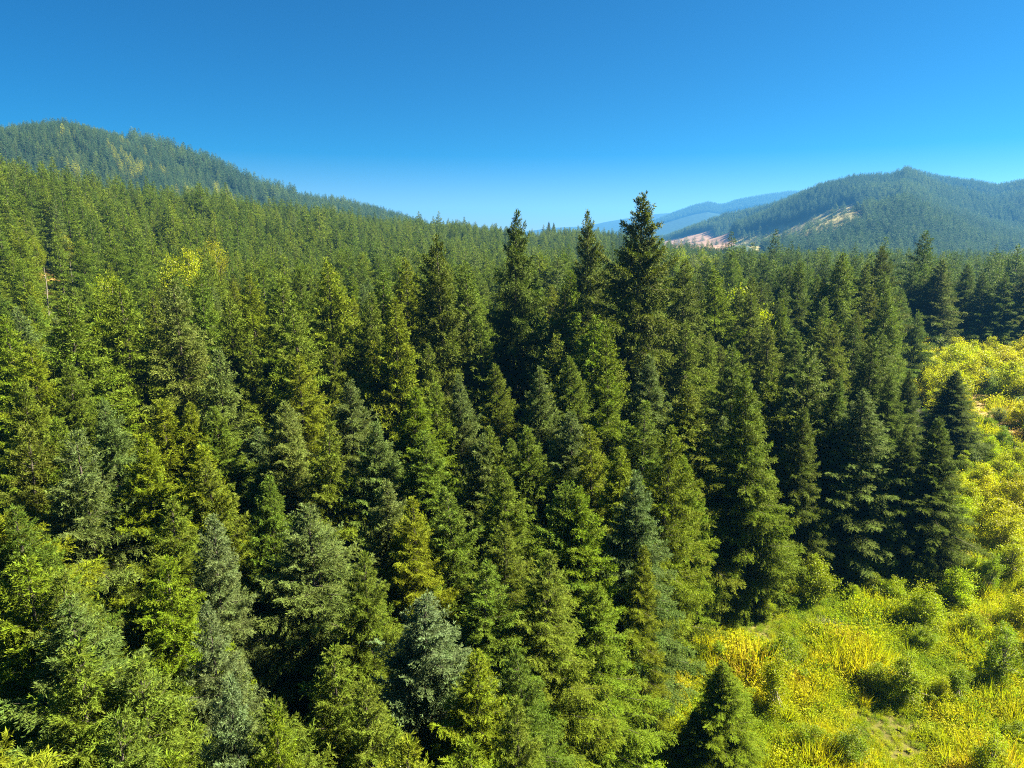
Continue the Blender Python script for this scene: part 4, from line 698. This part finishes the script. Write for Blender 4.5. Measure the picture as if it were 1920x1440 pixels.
def conifer_meshes(name, seed, wood=True, **kw):
    q, tint, (L, z0, path) = conifer_arrays(seed, **kw)
    print('QUADS', name, len(q))
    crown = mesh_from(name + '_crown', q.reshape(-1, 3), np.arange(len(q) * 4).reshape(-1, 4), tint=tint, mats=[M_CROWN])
    H = kw.get('H', 24.); rng = np.random.RandomState(seed + 1)
    zz = np.linspace(-.6, H * .985, 14); ra = (.0125 * H) * (1 - zz.clip(0) / H) ** .85 + .012; ra[0] *= 1.5; ra[1] *= 1.05
    pp = np.stack([.05 * np.sin(zz * .3 + seed), .05 * np.cos(zz * .37 + seed), zz], 1); pp[-3:, :2] = 0
    parts = [tube(pp, ra, 9)]
    for i in range(len(L)):
        s = np.linspace(0, .8, 4); P = path(np.full(4, i), s)
        parts.append(tube(P, np.array([.030, .022, .014, .006]) * (.5 + L[i] * .22), 3))
    lo = kw.get('base', .12) * H                                        # dead snags below the crown
    for i in range(int(max(lo, 1.5) * 4)):
        a = rng.uniform(0, 6.283); z = rng.uniform(1.2, max(lo, 2.5)); l = rng.uniform(.4, 1.6)
        parts.append(tube([(0, 0, z), (math.cos(a) * l * .5, math.sin(a) * l * .5, z - .02), (math.cos(a) * l, math.sin(a) * l, z - .12 * l)], [.022, .015, .004], 3))
    v, f = join(parts)
    trunk = mesh_from(name + '_trunk', v, f, mats=[M_BARK])
    trunk.polygons.foreach_set('use_smooth', np.ones(len(f), bool))
    return crown, trunk
def conifer_single(name, seed, mat, **kw):
    """crown and stem in one mesh, for the forest that is too many to count"""
    q, tint, _ = conifer_arrays(seed, **kw)
    H = kw.get('H', 24.); R0 = .012 * H
    zz = np.linspace(-.5, H * .95, 5); tv, tf = tube(np.stack([zz * 0, zz * 0, zz], 1), R0 * (1 - zz.clip(0) / H) + .01, 5)
    V = np.concatenate([q.reshape(-1, 3), tv]); F = np.concatenate([np.arange(len(q) * 4).reshape(-1, 4), tf + len(q) * 4])
    T = np.concatenate([tint, np.full((len(tf), 3), .5)]); mi = np.concatenate([np.zeros(len(q)), np.ones(len(tf))])
    return mesh_from(name, V, F, tint=T, mats=[mat, M_BARK], mat_idx=mi)

# ---------------------------------------------------------------- broadleaf shrubs and trees
def broadleaf_meshes(name, seed, H=4.5, R=1.9, clumps=60, per=150, leaf=.13, stems=6, low=.12, clump_r=.42, single=False, bare=False):
    rng = np.random.RandomState(seed)
    d = unit(rng.normal(size=(clumps, 3))); rad = rng.uniform(.25, 1, clumps) ** .45
    c = d * rad[:, None] * np.array([R, R, H * (1 - low) * .5])
    lump = 1 + .32 * np.sin(3 * np.arctan2(c[:, 1], c[:, 0]) + seed) + .22 * rng.normal(size=clumps)
    c[:, :2] *= lump[:, None]; c[:, 2] = c[:, 2] * (1 + .30 * rng.normal(size=clumps)) + H * (low + (1 - low) * .5)
    c[:, :2] *= (1.12 - .25 * (c[:, 2:3] / H))
    c[:, 2] = np.clip(c[:, 2], .15, H * 1.12)
    n = rng.poisson(per, clumps); ci = np.repeat(np.arange(clumps), n); K = len(ci)
    cr = clump_r * rng.uniform(.6, 1.4, clumps)
    off = rng.normal(size=(K, 3)) * np.array([1, 1, .75]) * cr[ci][:, None] * .62
    pos = c[ci] + off; pos[:, 2] = np.maximum(pos[:, 2], .05)
    dirn = unit(off * .6 / (np.linalg.norm(off, axis=1, keepdims=True) + .05) + rng.normal(0, .6, (K, 3)) + np.array([0, 0, -.15]))
    ln = leaf * rng.uniform(.7, 1.4, K)
    q = sprays(pos, dirn, ln, ln * rng.uniform(.26, .4, K), rng, up=.9)
    b = rng.uniform(0, 1, clumps)
    tint = np.stack([np.clip(.55 * b[ci] + .45 * rng.uniform(0, 1, K), 0, 1), np.clip(.4 * b[ci] + .6 * rng.uniform(0, 1, K), 0, 1)], 1)
    parts = []
    sb = np.zeros((stems, 3)); sa = rng.uniform(0, 6.283, stems)
    if not single: sb[:, 0] = np.cos(sa) * R * .12; sb[:, 1] = np.sin(sa) * R * .12
    sb[:, 2] = -.2
    r0 = .012 * H if not single else .02 * H
    if single: parts.append(tube([(0, 0, -.3), (.03 * H * .3, 0, H * .25), (0, .02 * H, H * .55)], [r0 * 1.2, r0, r0 * .6], 7))
    for k in range(clumps):
        s = sb[k % stems] if not single else np.array([0, 0, H * rng.uniform(.2, .5)])
        m = s * .5 + c[k] * .5 + np.array([0, 0, .12 * H * (1 if not single else .2)]) * rng.uniform(.2, 1); m[:2] *= .75
        parts.append(tube([s, m, c[k]], [r0 * .55, r0 * .35, r0 * .1], 4))
        if bare:
            for j in range(14):
                e = c[k] + rng.normal(size=3) * cr[k] * 1.1; e[2] = max(e[2], .1)
                o = m + (c[k] - m) * rng.uniform(.2, 1); parts.append(tube([o, (o + e) / 2 + rng.normal(size=3) * .05, e], [.012, .008, .003], 3))
    v, f = join(parts)
    stem = mesh_from(name + '_stems', v, f, mats=[M_TWIG])
    if bare: return None, stem
    crown = mesh_from(name + '_leaves', q.reshape(-1, 3), np.arange(len(q) * 4).reshape(-1, 4), tint=tint, mats=[M_LEAF])
    return crown, stem
def brush_mesh(name, seed, kind):
    rng = np.random.RandomState(seed)
    if kind == 'leafy':
        K = 640; d = unit(rng.normal(size=(K, 3)) * np.array([1, 1, .8])); d[:, 2] = np.abs(d[:, 2])
        pos = d * np.array([.62, .62, .75]) * (rng.uniform(.2, 1, K) ** .5)[:, None] * (1 + .25 * np.sin(4 * np.arctan2(d[:, 1], d[:, 0]) + seed))[:, None]
        dirn = unit(d + rng.normal(0, .7, (K, 3))); ln = rng.uniform(.055, .115, K); q = sprays(pos, dirn, ln, ln * .34, rng)
    elif kind == 'fern':
        nf = 16; K = nf * 24; fi = np.repeat(np.arange(nf), 24); a = rng.uniform(0, 6.283, nf)[fi]; s = rng.uniform(.1, 1, K); l = rng.uniform(.6, 1.1, nf)[fi]
        el = rng.uniform(.5, 1.2, nf)[fi]
        pos = np.stack([np.cos(a) * l * s * np.cos(el), np.sin(a) * l * s * np.cos(el), l * (s * np.sin(el) * 1.15 - .55 * s ** 2.2)], 1)
        sd_ = np.stack([-np.sin(a), np.cos(a), np.zeros(K)], 1) * np.where(rng.uniform(size=K) < .5, -1, 1)[:, None]
        dirn = unit(sd_ + np.stack([np.cos(a), np.sin(a), np.zeros(K)], 1) * .4 + rng.normal(0, .2, (K, 3))); ln = .26 * (1.1 - s) + .05; q = sprays(pos, dirn, ln, ln * .2, rng, up=1)
    else:
        K = 170; a = rng.uniform(0, 6.283, K); r = rng.uniform(0, .4, K); pos = np.stack([np.cos(a) * r, np.sin(a) * r, np.zeros(K) - .03], 1)
        dirn = unit(np.stack([np.cos(a) * .45, np.sin(a) * .45, np.full(K, 1.)], 1) + rng.normal(0, .28, (K, 3))); ln = rng.uniform(.5, 1.25, K); q = sprays(pos, dirn, ln, np.full(K, .016), rng, up=0)
    c = rng.uniform(0, 1, 8)
    tint = np.stack([np.clip(rng.normal(.5, .25, K), 0, 1), np.clip(rng.normal(.5, .25, K), 0, 1)], 1)
    return mesh_from(name, q.reshape(-1, 3), np.arange(K * 4).reshape(-1, 4), tint=tint, mats=[M_BRUSH])

# ---------------------------------------------------------------- the ground: one sheet from under the drone to the far ridges
def build_ground():
    azf = np.radians(np.concatenate([np.arange(-180, -52, 4.), np.arange(-52, 52, .2), np.arange(52, 180, 4.)]))
    rr = np.concatenate([[1.5, 4, 8], np.arange(11, 80, 1.3), np.geomspace(80, 620, 150)[0:], np.geomspace(628, 11000, 230)])
    A, Rr = np.meshgrid(azf, rr); X = Rr * np.sin(A); Y = Rr * np.cos(A); Z = ground_h(X, Y)
    nA, nR = len(azf), len(rr)
    V = np.concatenate([np.stack([X, Y, Z], -1).reshape(-1, 3), [[0, 0, 0]]])
    i = np.arange(nR - 1)[:, None] * nA; j = np.arange(nA)[None, :]; jn = (j + 1) % nA
    Q = np.stack([i + j, i + jn, i + nA + jn, i + nA + j], -1).reshape(-1, 4)
    c = nR * nA; Tn = np.stack([np.full(nA, c), (np.arange(nA) + 1) % nA, np.arange(nA)], 1)
    m, t, n, l, p = new_mat('forest_ground')
    a = n.new('ShaderNodeAttribute'); a.attribute_name = 'soil'
    g = n.new('ShaderNodeNewGeometry'); no = n.new('ShaderNodeTexNoise'); no.inputs['Scale'].default_value = .9; no.inputs['Detail'].default_value = 9; no.inputs['Roughness'].default_value = .7
    nb = n.new('ShaderNodeTexNoise'); nb.inputs['Scale'].default_value = .035; nb.inputs['Detail'].default_value = 6
    l.new(g.outputs['Position'], no.inputs[0]); l.new(g.outputs['Position'], nb.inputs[0])
    h = n.new('ShaderNodeHueSaturation'); l.new(a.outputs['Color'], h.inputs['Color'])
    s = math_node(n, l, 'ADD', math_node(n, l, 'MULTIPLY', no.outputs[0], 1.1), math_node(n, l, 'MULTIPLY_ADD', nb.outputs[0], 2.2)); l.new(s, h.inputs['Value']); s.node.inputs[1].links[0].from_node.inputs[2].default_value = -.65
    l.new(h.outputs[0], p.inputs['Base Color']); p.inputs['Roughness'].default_value = 1; p.inputs['Specular IOR Level'].default_value = .1
    bm_ = n.new('ShaderNodeBump'); bm_.inputs['Strength'].default_value = .6; bm_.inputs['Distance'].default_value = .25; l.new(no.outputs[0], bm_.inputs['Height']); l.new(bm_.outputs[0], p.inputs['Normal'])
    me = mesh_from('ground', V, Q, Tn, mats=[m])
    x, y = V[:, 0], V[:, 1]; r = np.hypot(x, y)
    col = np.empty((len(V), 4), np.float32); col[:] = (.034, .036, .020, 1)
    col[r > 250] = (.030, .046, .018, 1)
    col[r > 4300] = (.012, .026, .013, 1)  # far ridges: colour darkened to stand for the self-shade of forest
    cl = in_poly(x, y, CLEARING); col[cl] = (.13, .12, .03, 1)
    for k, poly in BARE.items():
        col[in_poly(x, y, poly)] = {'pink': (.19, .12, .085, 1), 'slash': (.19, .165, .07, 1), 'soil': (.30, .20, .09, 1)}.get(k, (.21, .13, .04, 1))
    at = me.attributes.new('soil', 'FLOAT_COLOR', 'POINT'); at.data.foreach_set('color', col.ravel())
    me.polygons.foreach_set('use_smooth', np.ones(len(me.polygons), bool))
    o = bpy.data.objects.new('ground', me); COL.objects.link(o); o['kind'] = 'structure'
build_ground()

# ---------------------------------------------------------------- vegetation nobody could count: points that each carry one plant
def scatter(name, sources, pts, label, category):
    """pts: dict of arrays x, y, z, rot, sx, sz, tone, pick"""
    src = bpy.data.collections.new(name + '_sources')
    for k, me in enumerate(sources):
        o = bpy.data.objects.new('%s_plant_%02d' % (name, k), me); src.objects.link(o)
    N = len(pts['x'])
    me = bpy.data.meshes.new(name); me.vertices.add(N)
    me.vertices.foreach_set('co', np.stack([pts['x'], pts['y'], pts['z']], 1).astype(np.float32).ravel())
    def attr(nm, typ, key, arr): me.attributes.new(nm, typ, 'POINT').data.foreach_set(key, arr)
    attr('turn', 'FLOAT_VECTOR', 'vector', np.stack([pts.get('lean', np.zeros(N)), np.zeros(N), pts['rot']], 1).astype(np.float32).ravel())
    attr('size', 'FLOAT_VECTOR', 'vector', np.stack([pts['sx'], pts['sx'], pts['sz']], 1).astype(np.float32).ravel())
    attr('tone', 'FLOAT', 'value', np.asarray(pts['tone'], np.float32)); attr('pick', 'INT', 'value', np.asarray(pts['pick'], np.int32))
    ng = bpy.data.node_groups.new(name + '_growth', 'GeometryNodeTree')
    ng.interface.new_socket('Geometry', in_out='INPUT', socket_type='NodeSocketGeometry'); ng.interface.new_socket('Geometry', in_out='OUTPUT', socket_type='NodeSocketGeometry')
    n, l = ng.nodes, ng.links
    gi, go = n.new('NodeGroupInput'), n.new('NodeGroupOutput')
    ci = n.new('GeometryNodeCollectionInfo'); ci.inputs['Collection'].default_value = src; ci.inputs['Separate Children'].default_value = True; ci.inputs['Reset Children'].default_value = True
    ip = n.new('GeometryNodeInstanceOnPoints'); ip.inputs['Pick Instance'].default_value = True
    def named(nm, typ):
        k = n.new('GeometryNodeInputNamedAttribute'); k.data_type = typ; k.inputs['Name'].default_value = nm; return k.outputs['Attribute']
    e = n.new('FunctionNodeEulerToRotation'); l.new(named('turn', 'FLOAT_VECTOR'), e.inputs[0])
    l.new(gi.outputs[0], ip.inputs['Points']); l.new(ci.outputs[0], ip.inputs['Instance']); l.new(named('pick', 'INT'), ip.inputs['Instance Index'])
    l.new(e.outputs[0], ip.inputs['Rotation']); l.new(named('size', 'FLOAT_VECTOR'), ip.inputs['Scale']); l.new(ip.outputs[0], go.inputs[0])
    o = bpy.data.objects.new(name, me); COL.objects.link(o)
    md = o.modifiers.new('growth', 'NODES'); md.node_group = ng
    o['kind'] = 'stuff'; o['label'] = label; o['category'] = category
    return o
def jitter_grid(rng, az0, az1, r0, r1, sp):
    """one random place per cell of a polar sector, cells about sp metres wide"""
    X, Y = [], []
    r = r0
    while r < r1:
        n = max(1, int(math.radians(az1 - az0) * r / sp)); k = np.arange(n)
        a = np.radians(az0 + (az1 - az0) * (k + rng.uniform(0, 1, n)) / n); rr = r + rng.uniform(0, sp, n)
        X.append(np.sin(a) * rr); Y.append(np.cos(a) * rr); r += sp
    return np.concatenate(X), np.concatenate(Y)
def not_bare(x, y):
    ok = ~in_poly(x, y, CLEARING)
    for p in BARE.values(): ok &= ~in_poly(x, y, p)
    return ok

# ---------------------------------------------------------------- the conifers one can tell apart
CLASS_COL = {'g': (.094, .134, .004), 'y': (.116, .156, .003), 'b': (.094, .130, .013), 'd': (.072, .102, .005), 's': (.104, .145, .028)}
TOP_TINT = {'g': .16, 'y': .05, 'b': .48, 'd': .08, 's': .72}
KINDS = {}
def kind(key, **kw): KINDS[key] = conifer_meshes(key, **kw)
for k in range(3): kind('close_conifer_%d' % k, seed=30 + k, R=5.2, base=.08, nb=180, g=.62, wild=.15 + .02 * k, droop=.13, hang=.3)
for k in range(4): kind('near_conifer_%d' % k, seed=20 + k, R=5.2, base=.08, nb=240 + 10 * k, g=.8, wild=.14 + .02 * k, droop=.12 + .02 * k, dens=1.25)
for k in range(3): kind('edge_conifer_%d' % k, seed=40 + k, R=5.2, base=.03, nb=260, g=.85, wild=.15, droop=.16, hang=.3, dens=1.25)
for k in range(3): kind('open_conifer_%d' % k, seed=50 + k, R=5.2, base=.10, nb=190, g=.9, wild=.24, gap=.12, droop=.10, dens=1.35)
for k in range(3): kind('old_fir_%d' % k, seed=140 + k, R=5.2, base=.10, nb=330, g=1.3, wild=.30, gap=.16, droop=.16, hang=.32, dens=1.8)
for k in range(4): kind('mid_conifer_%d' % k, seed=60 + k, R=5.2, base=.08, nb=320, g=1.35, wild=.18, dens=1.3)
prng = np.random.RandomState(3)
def link_child(name, me, parent):
    o = bpy.data.objects.new(name, me); COL.objects.link(o); o.parent = parent; return o
first = {}
for (x, y, h, R, c, key, label) in CONIFERS:
    root = bpy.data.objects.new('conifer_tree', None); root.empty_display_size = .5; COL.objects.link(root)
    root.location = (x, y, float(ground_h(x, y)) - .05); root.rotation_euler = (prng.normal(0, .035), prng.normal(0, .035), prng.uniform(0, 6.283))
    root.scale = (R / 5.2, R / 5.2, h / 24.)
    root['label'] = label; root['category'] = 'conifer'; root['group'] = 'conifers of the near stand'
    crown, trunk = KINDS[key]
    if key not in first:
        cr, tr = link_child('crown', crown, root), link_child('trunk', trunk, root); first[key] = (cr, tr)
    else:
        cr, tr = first[key][0].copy(), first[key][1].copy()
        for o in (cr, tr): COL.objects.link(o); o.parent = root
    f = prng.uniform(.88, 1.14); b = CLASS_COL[c]
    cr.color = (b[0] * f * prng.uniform(.88, 1.15), b[1] * f, b[2] * f * prng.uniform(.7, 1.3), TOP_TINT[c] * prng.uniform(.7, 1.15))

# dead standing snags
def snag_mesh(k):
    r_ = np.random.RandomState(300 + k); zz = np.linspace(-.5, 20, 9); parts = [tube(np.stack([.08 * np.sin(zz * .5 + k), .1 * np.cos(zz * .4), zz], 1), .24 * (1 - zz.clip(0) / 21) + .03, 7)]
    for i in range(70):
        z = r_.uniform(4, 19.6); a = r_.uniform(0, 6.283); l = r_.uniform(.4, 2.2) * (1.15 - z / 21)
        e = np.array([math.cos(a) * l, math.sin(a) * l, z - .25 * l]); parts.append(tube([(0, 0, z), e * [.5, .5, 1] + [0, 0, .1 * l], e], [.035, .022, .006], 3))
    v, f = join(parts); return mesh_from('dead_snag_%d' % k, v, f, mats=[M_SNAG])
for k, (x, y, h, label) in enumerate(SNAGS):
    o = bpy.data.objects.new('dead_snag', snag_mesh(k)); COL.objects.link(o); o.location = (x, y, float(ground_h(x, y))); o.scale = (h / 20.,) * 3; o.rotation_euler = (.03 * math.sin(k * 3), .03, k)
    o['label'] = label; o['category'] = 'dead tree'; o['group'] = 'bare snags among the living conifers'

# ---------------------------------------------------------------- the rest of the conifer forest
rng = np.random.RandomState(77)
def pack(x, y, h, tone, npick, H0=24., wide=(.85, 1.25)):
    N = len(x); sz = h / H0
    return dict(x=x, y=y, z=ground_h(x, y) - .1, rot=rng.uniform(0, 6.283, N), sz=sz, sx=sz * rng.uniform(*wide, N), tone=tone, pick=rng.randint(0, npick, N))
rest = np.array(REST)
src_mid = [conifer_single('stand_tree_%d' % k, 70 + k, M_FOREST, R=5.2, base=.08, nb=320, g=2.0, wild=.2, dens=1.4) for k in range(4)]
src_far = [conifer_single('hill_tree_%d' % k, 80 + k, M_FOREST, R=4.0, base=.08, nb=330, g=3.4, wild=.2, dens=1.9) for k in range(5)]
x, y = jitter_grid(rng, -46, 46, 160, 900, 6.3)
r = np.hypot(x, y); az = np.degrees(np.arctan2(x, y))
ok = not_bare(x, y) & ~((az > 13.2) & (az < 16.6) & (r > 210) & (r < 420) & (rng.uniform(size=len(x)) < .8))
ok &= (r < 240) | (rng.uniform(size=len(x)) < .84 + .14 * noise(x, y, 45.))
x, y, r, az = x[ok], y[ok], r[ok], az[ok]
h = rng.uniform(15, 27, len(x)) * (1 + .10 * noise(x, y, 55.)); h = np.where(rng.uniform(size=len(x)) < .03, h * 1.22, h)
tone = np.clip(rng.normal(.42, .24, len(x)) + .14 * noise(x + 300, y, 90.) - .25 * (az > 8), 0, .99)
P1 = pack(rest[:, 0], rest[:, 1], rest[:, 2], np.clip(rng.normal(.4, .25, len(rest)), 0, 1), 4)
P2 = pack(x, y, h, tone, 4); P2['pick'] = np.where(r < 230, P2['pick'], 4 + rng.randint(0, 5, len(x)))
scatter('conifer_forest', src_mid + src_far, {k: np.concatenate([P1[k], P2[k]]) for k in P1}, 'dense green conifer forest covering the near hillside and the valley floor', 'forest')
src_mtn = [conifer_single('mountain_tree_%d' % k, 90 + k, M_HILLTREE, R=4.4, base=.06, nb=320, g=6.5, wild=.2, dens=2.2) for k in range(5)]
x, y = jitter_grid(rng, -46, -3, 560, 1760, 7.4)
D = np.interp(np.degrees(np.arctan2(x, y)), HILLS['left'][0], HILLS['left'][1])
ok = (hill_h('left', x, y) >= ground_h(x, y) - .01) & (np.hypot(x, y) < D + 60)
x, y = x[ok], y[ok]; r = np.hypot(x, y); az = np.degrees(np.arctan2(x, y)); D = D[ok]
h = rng.uniform(15, 29, len(x)) * (1 + .15 * noise(x, y, 110.))
big = (az > -28) & (az < -17) & (r > D - 170) & (rng.uniform(size=len(x)) < .35); h = np.where(big, rng.uniform(26, 44, len(x)), h)
tone = np.clip(rng.normal(.46, .22, len(x)) + .22 * noise(x, y, 140.), 0, .88)
yel = (az > -32) & (az < -14) & (noise(x + 40, y - 90, 75.) > .35) & (r < D - 200) & (r > D - 620); tone = np.where(yel & (rng.uniform(size=len(x)) < .55), rng.uniform(.95, 1, len(x)), tone)
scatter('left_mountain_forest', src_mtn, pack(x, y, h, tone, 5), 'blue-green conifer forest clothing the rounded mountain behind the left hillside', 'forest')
x, y = jitter_grid(rng, 7, 46, 900, 3120, 8.4)
ok = not_bare(x, y) & (hill_h('right', x, y) >= ground_h(x, y) - .01)
D = np.interp(np.degrees(np.arctan2(x, y)), HILLS['right'][0], HILLS['right'][1]); ok &= np.hypot(x, y) < D + 60
x, y = x[ok], y[ok]; r = np.hypot(x, y); D = D[ok]
h = rng.uniform(17, 30, len(x)) * (1 + .15 * noise(x, y, 170.)); young = noise(x, y, 420.) > .5; h = np.where(young & (r > 1700), h * .6, h)
tone = np.clip(rng.normal(.34, .2, len(x)) + .26 * noise(x, y, 260.), 0, .88)
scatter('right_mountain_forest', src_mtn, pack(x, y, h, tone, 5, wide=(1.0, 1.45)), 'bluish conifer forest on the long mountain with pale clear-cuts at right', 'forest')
x, y = jitter_grid(rng, 1, 24, 6050, 6560, 13.)
h = rng.uniform(16, 34, len(x)); D = np.interp(np.degrees(np.arctan2(x, y)), HILLS['far'][0], HILLS['far'][1])
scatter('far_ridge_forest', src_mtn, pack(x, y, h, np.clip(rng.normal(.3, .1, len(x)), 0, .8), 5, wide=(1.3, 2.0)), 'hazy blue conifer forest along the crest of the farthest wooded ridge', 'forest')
# scrub regrowing on the clear-cuts
X, Y = [], []
for k, nn in (('pink', 1500), ('slash', 2000)):
    pl = np.array(BARE[k]); lo, hi = pl.min(0), pl.max(0); px = rng.uniform(lo[0], hi[0], nn * 3); py = rng.uniform(lo[1], hi[1], nn * 3)
    m = in_poly(px, py, BARE[k]); m &= (noise(px, py, 90.) > (-.3 if k == 'slash' else .5)); X.append(px[m][:nn]); Y.append(py[m][:nn])
x, y = np.concatenate(X), np.concatenate(Y)
scatter('clearcut_regrowth', src_mtn, pack(x, y, np.where(rng.uniform(size=len(x)) < .05, rng.uniform(12, 22, len(x)), rng.uniform(1.5, 5.5, len(x))), rng.uniform(.3, .9, len(x)), 5, wide=(1.2, 2.2)), 'sparse young trees and scrub regrowing on the pale clear-cut slopes', 'scrub')

# ---------------------------------------------------------------- broadleaf shrubs and trees
SK = {}
for k in range(4): SK['leafy_%d' % k] = broadleaf_meshes('leafy_shrub_%d' % k, 100 + k, H=4.5, R=1.9, clumps=52, per=150, leaf=.15, clump_r=.5, stems=7)
for k in range(2): SK['airy_%d' % k] = broadleaf_meshes('airy_sapling_%d' % k, 110 + k, H=5.5, R=1.35, clumps=85, per=120, leaf=.12, stems=2, clump_r=.36, low=.08, single=True)
for k in range(2): SK['tree_%d' % k] = broadleaf_meshes('maple_tree_%d' % k, 120 + k, H=16., R=5.2, clumps=120, per=130, leaf=.36, clump_r=1.25, low=.22, single=True)
for k in range(2): SK['dead_%d' % k] = broadleaf_meshes('dead_brush_%d' % k, 130 + k, H=1.6, R=1.2, clumps=26, per=2, stems=6, clump_r=.35, bare=True)
BASE_H = {'leafy': 4.5, 'airy': 5.5, 'tree': 16., 'dead': 1.6}
SHRUB_COL = {'y': (.34, .34, .006), 'l': (.26, .31, .008), 'g': (.19, .25, .010), 'o': (.13, .19, .012), 'k': (.17, .21, .08)}
firstS = {}
for (x, y, h, c, key, label) in SHRUBS:
    kd = key.split('_')[0]
    nm, cat, grp = {'leafy': ('leafy_shrub', 'shrub', 'broadleaf shrubs in the clearing'), 'airy': ('young_sapling', 'sapling', 'thin saplings in the clearing'),
                    'tree': ('maple_tree', 'broadleaf tree', 'pale broadleaf trees among the conifers'), 'dead': ('dead_shrub', 'dead shrub', 'grey dead brush in the clearing')}[kd]
    crown, stem = SK[key]
    def part(nm2, me, parent):
        if me.name not in firstS: firstS[me.name] = link_child(nm2, me, parent); return firstS[me.name]
        o = firstS[me.name].copy(); COL.objects.link(o); o.parent = parent; return o
    sc = h / BASE_H[kd]; wx = sc * prng.uniform(.85, 1.2) * (.62 if kd == 'tree' and h > 12 else 1)
    loc = (x, y, float(ground_h(x, y)) - .05)
    if crown is None:
        root = bpy.data.objects.new(nm, stem); COL.objects.link(root)
    else:
        root = bpy.data.objects.new(nm, None); root.empty_display_size = .3; COL.objects.link(root)
        cr = part('crown', crown, root); part('trunk' if kd in ('tree', 'airy') else 'stems', stem, root)
        f = prng.uniform(.85, 1.15); b = SHRUB_COL[c]; f *= .72 if kd == 'tree' else 1; cr.color = (b[0] * f * prng.uniform(.9, 1.1), b[1] * f, b[2] * f, 1)
    root.location = loc; root.rotation_euler = (0, 0, prng.uniform(0, 6.283)); root.scale = (wx, wx, sc)
    root['label'] = label; root['category'] = cat; root['group'] = grp

# ---------------------------------------------------------------- low brush, ferns and dry grass in the clearing
src_b = [brush_mesh('brush_%d' % k, 200 + k, kd) for k, kd in enumerate(['leafy', 'leafy', 'leafy', 'fern', 'fern', 'grass', 'grass'])]
x, y = jitter_grid(rng, 0, 47, 22, 235, .52)
r = np.hypot(x, y)
nz = noise(x, y, 9.); n2 = noise(x + 99, y, 24.)
ok = in_poly(x, y, CLEARING) & (~in_poly(x, y, BARE['soil']) | (rng.uniform(size=len(x)) < .10)) & (rng.uniform(size=len(x)) < np.clip(1.15 - (r - 60) / 120, .2, 1))
ok &= np.degrees(np.arctan2(x, y)) < 47
x, y, nz, n2, r = x[ok], y[ok], nz[ok], n2[ok], r[ok]
N = len(x); sz = rng.uniform(.7, 1.7, N) * (1 + .5 * nz) * np.clip(r / 80, 1, 1.6)
tone = np.clip(.58 + .18 * nz + .18 * n2 + rng.normal(0, .12, N), 0, 1)
tone = np.where(rng.uniform(size=N) < .12, rng.uniform(.0, .3, N), tone)
pick = np.where(tone > .72, rng.choice([0, 1, 2, 3, 4, 5, 6], N), np.where(tone > .45, rng.choice([0, 1, 2, 0, 1, 3, 5], N), rng.choice([0, 1, 2], N)))
scatter('meadow_brush', src_b, dict(x=x, y=y, z=ground_h(x, y) - .04, rot=rng.uniform(0, 6.283, N), sx=sz, sz=sz * rng.uniform(.7, 1.3, N), tone=tone, pick=pick), 'golden and yellow-green brush, fern and dry grass covering the clearing', 'brush')
# undergrowth on the forest floor near the clearing
x, y = jitter_grid(rng, -44, 44, 20, 150, 1.5)
ok = ~in_poly(x, y, CLEARING); x, y = x[ok], y[ok]; N = len(x)
sz = rng.uniform(.5, 1.3, N)
scatter('forest_undergrowth', src_b, dict(x=x, y=y, z=ground_h(x, y) - .04, rot=rng.uniform(0, 6.283, N), sx=sz, sz=sz * rng.uniform(.7, 1.2, N), tone=rng.uniform(0, .42, N), pick=rng.randint(0, 5, N)), 'dark leafy undergrowth on the shaded forest floor between the trunks', 'undergrowth')

# ---------------------------------------------------------------- the air
def build_haze():
    me = bpy.data.meshes.new('haze'); a = 11400; z0, z1 = -60, 520
    v = [(sx * a, sy * a, z) for z in (z0, z1) for sx, sy in ((-1, -1), (1, -1), (1, 1), (-1, 1))]
    me.from_pydata(v, [], [(3, 2, 1, 0), (4, 5, 6, 7), (0, 1, 5, 4), (1, 2, 6, 5), (2, 3, 7, 6), (3, 0, 4, 7)])
    m, t, n, l, p = new_mat('haze_air'); n.remove(p)
    v_ = n.new('ShaderNodeVolumePrincipled'); v_.inputs['Color'].default_value = (.10, .42, 1, 1); v_.inputs['Density'].default_value = 0.85e-4; v_.inputs['Anisotropy'].default_value = 0.3
    m.cycles.volume_sampling = 'DISTANCE'; m.cycles.homogeneous_volume = True
    l.new(v_.outputs[0], n['Material Output'].inputs['Volume']); me.materials.append(m)
    o = bpy.data.objects.new('haze', me); COL.objects.link(o); o['kind'] = 'stuff'; o['label'] = 'thin blue summer haze fading the far mountains'; o['category'] = 'haze'
build_haze()
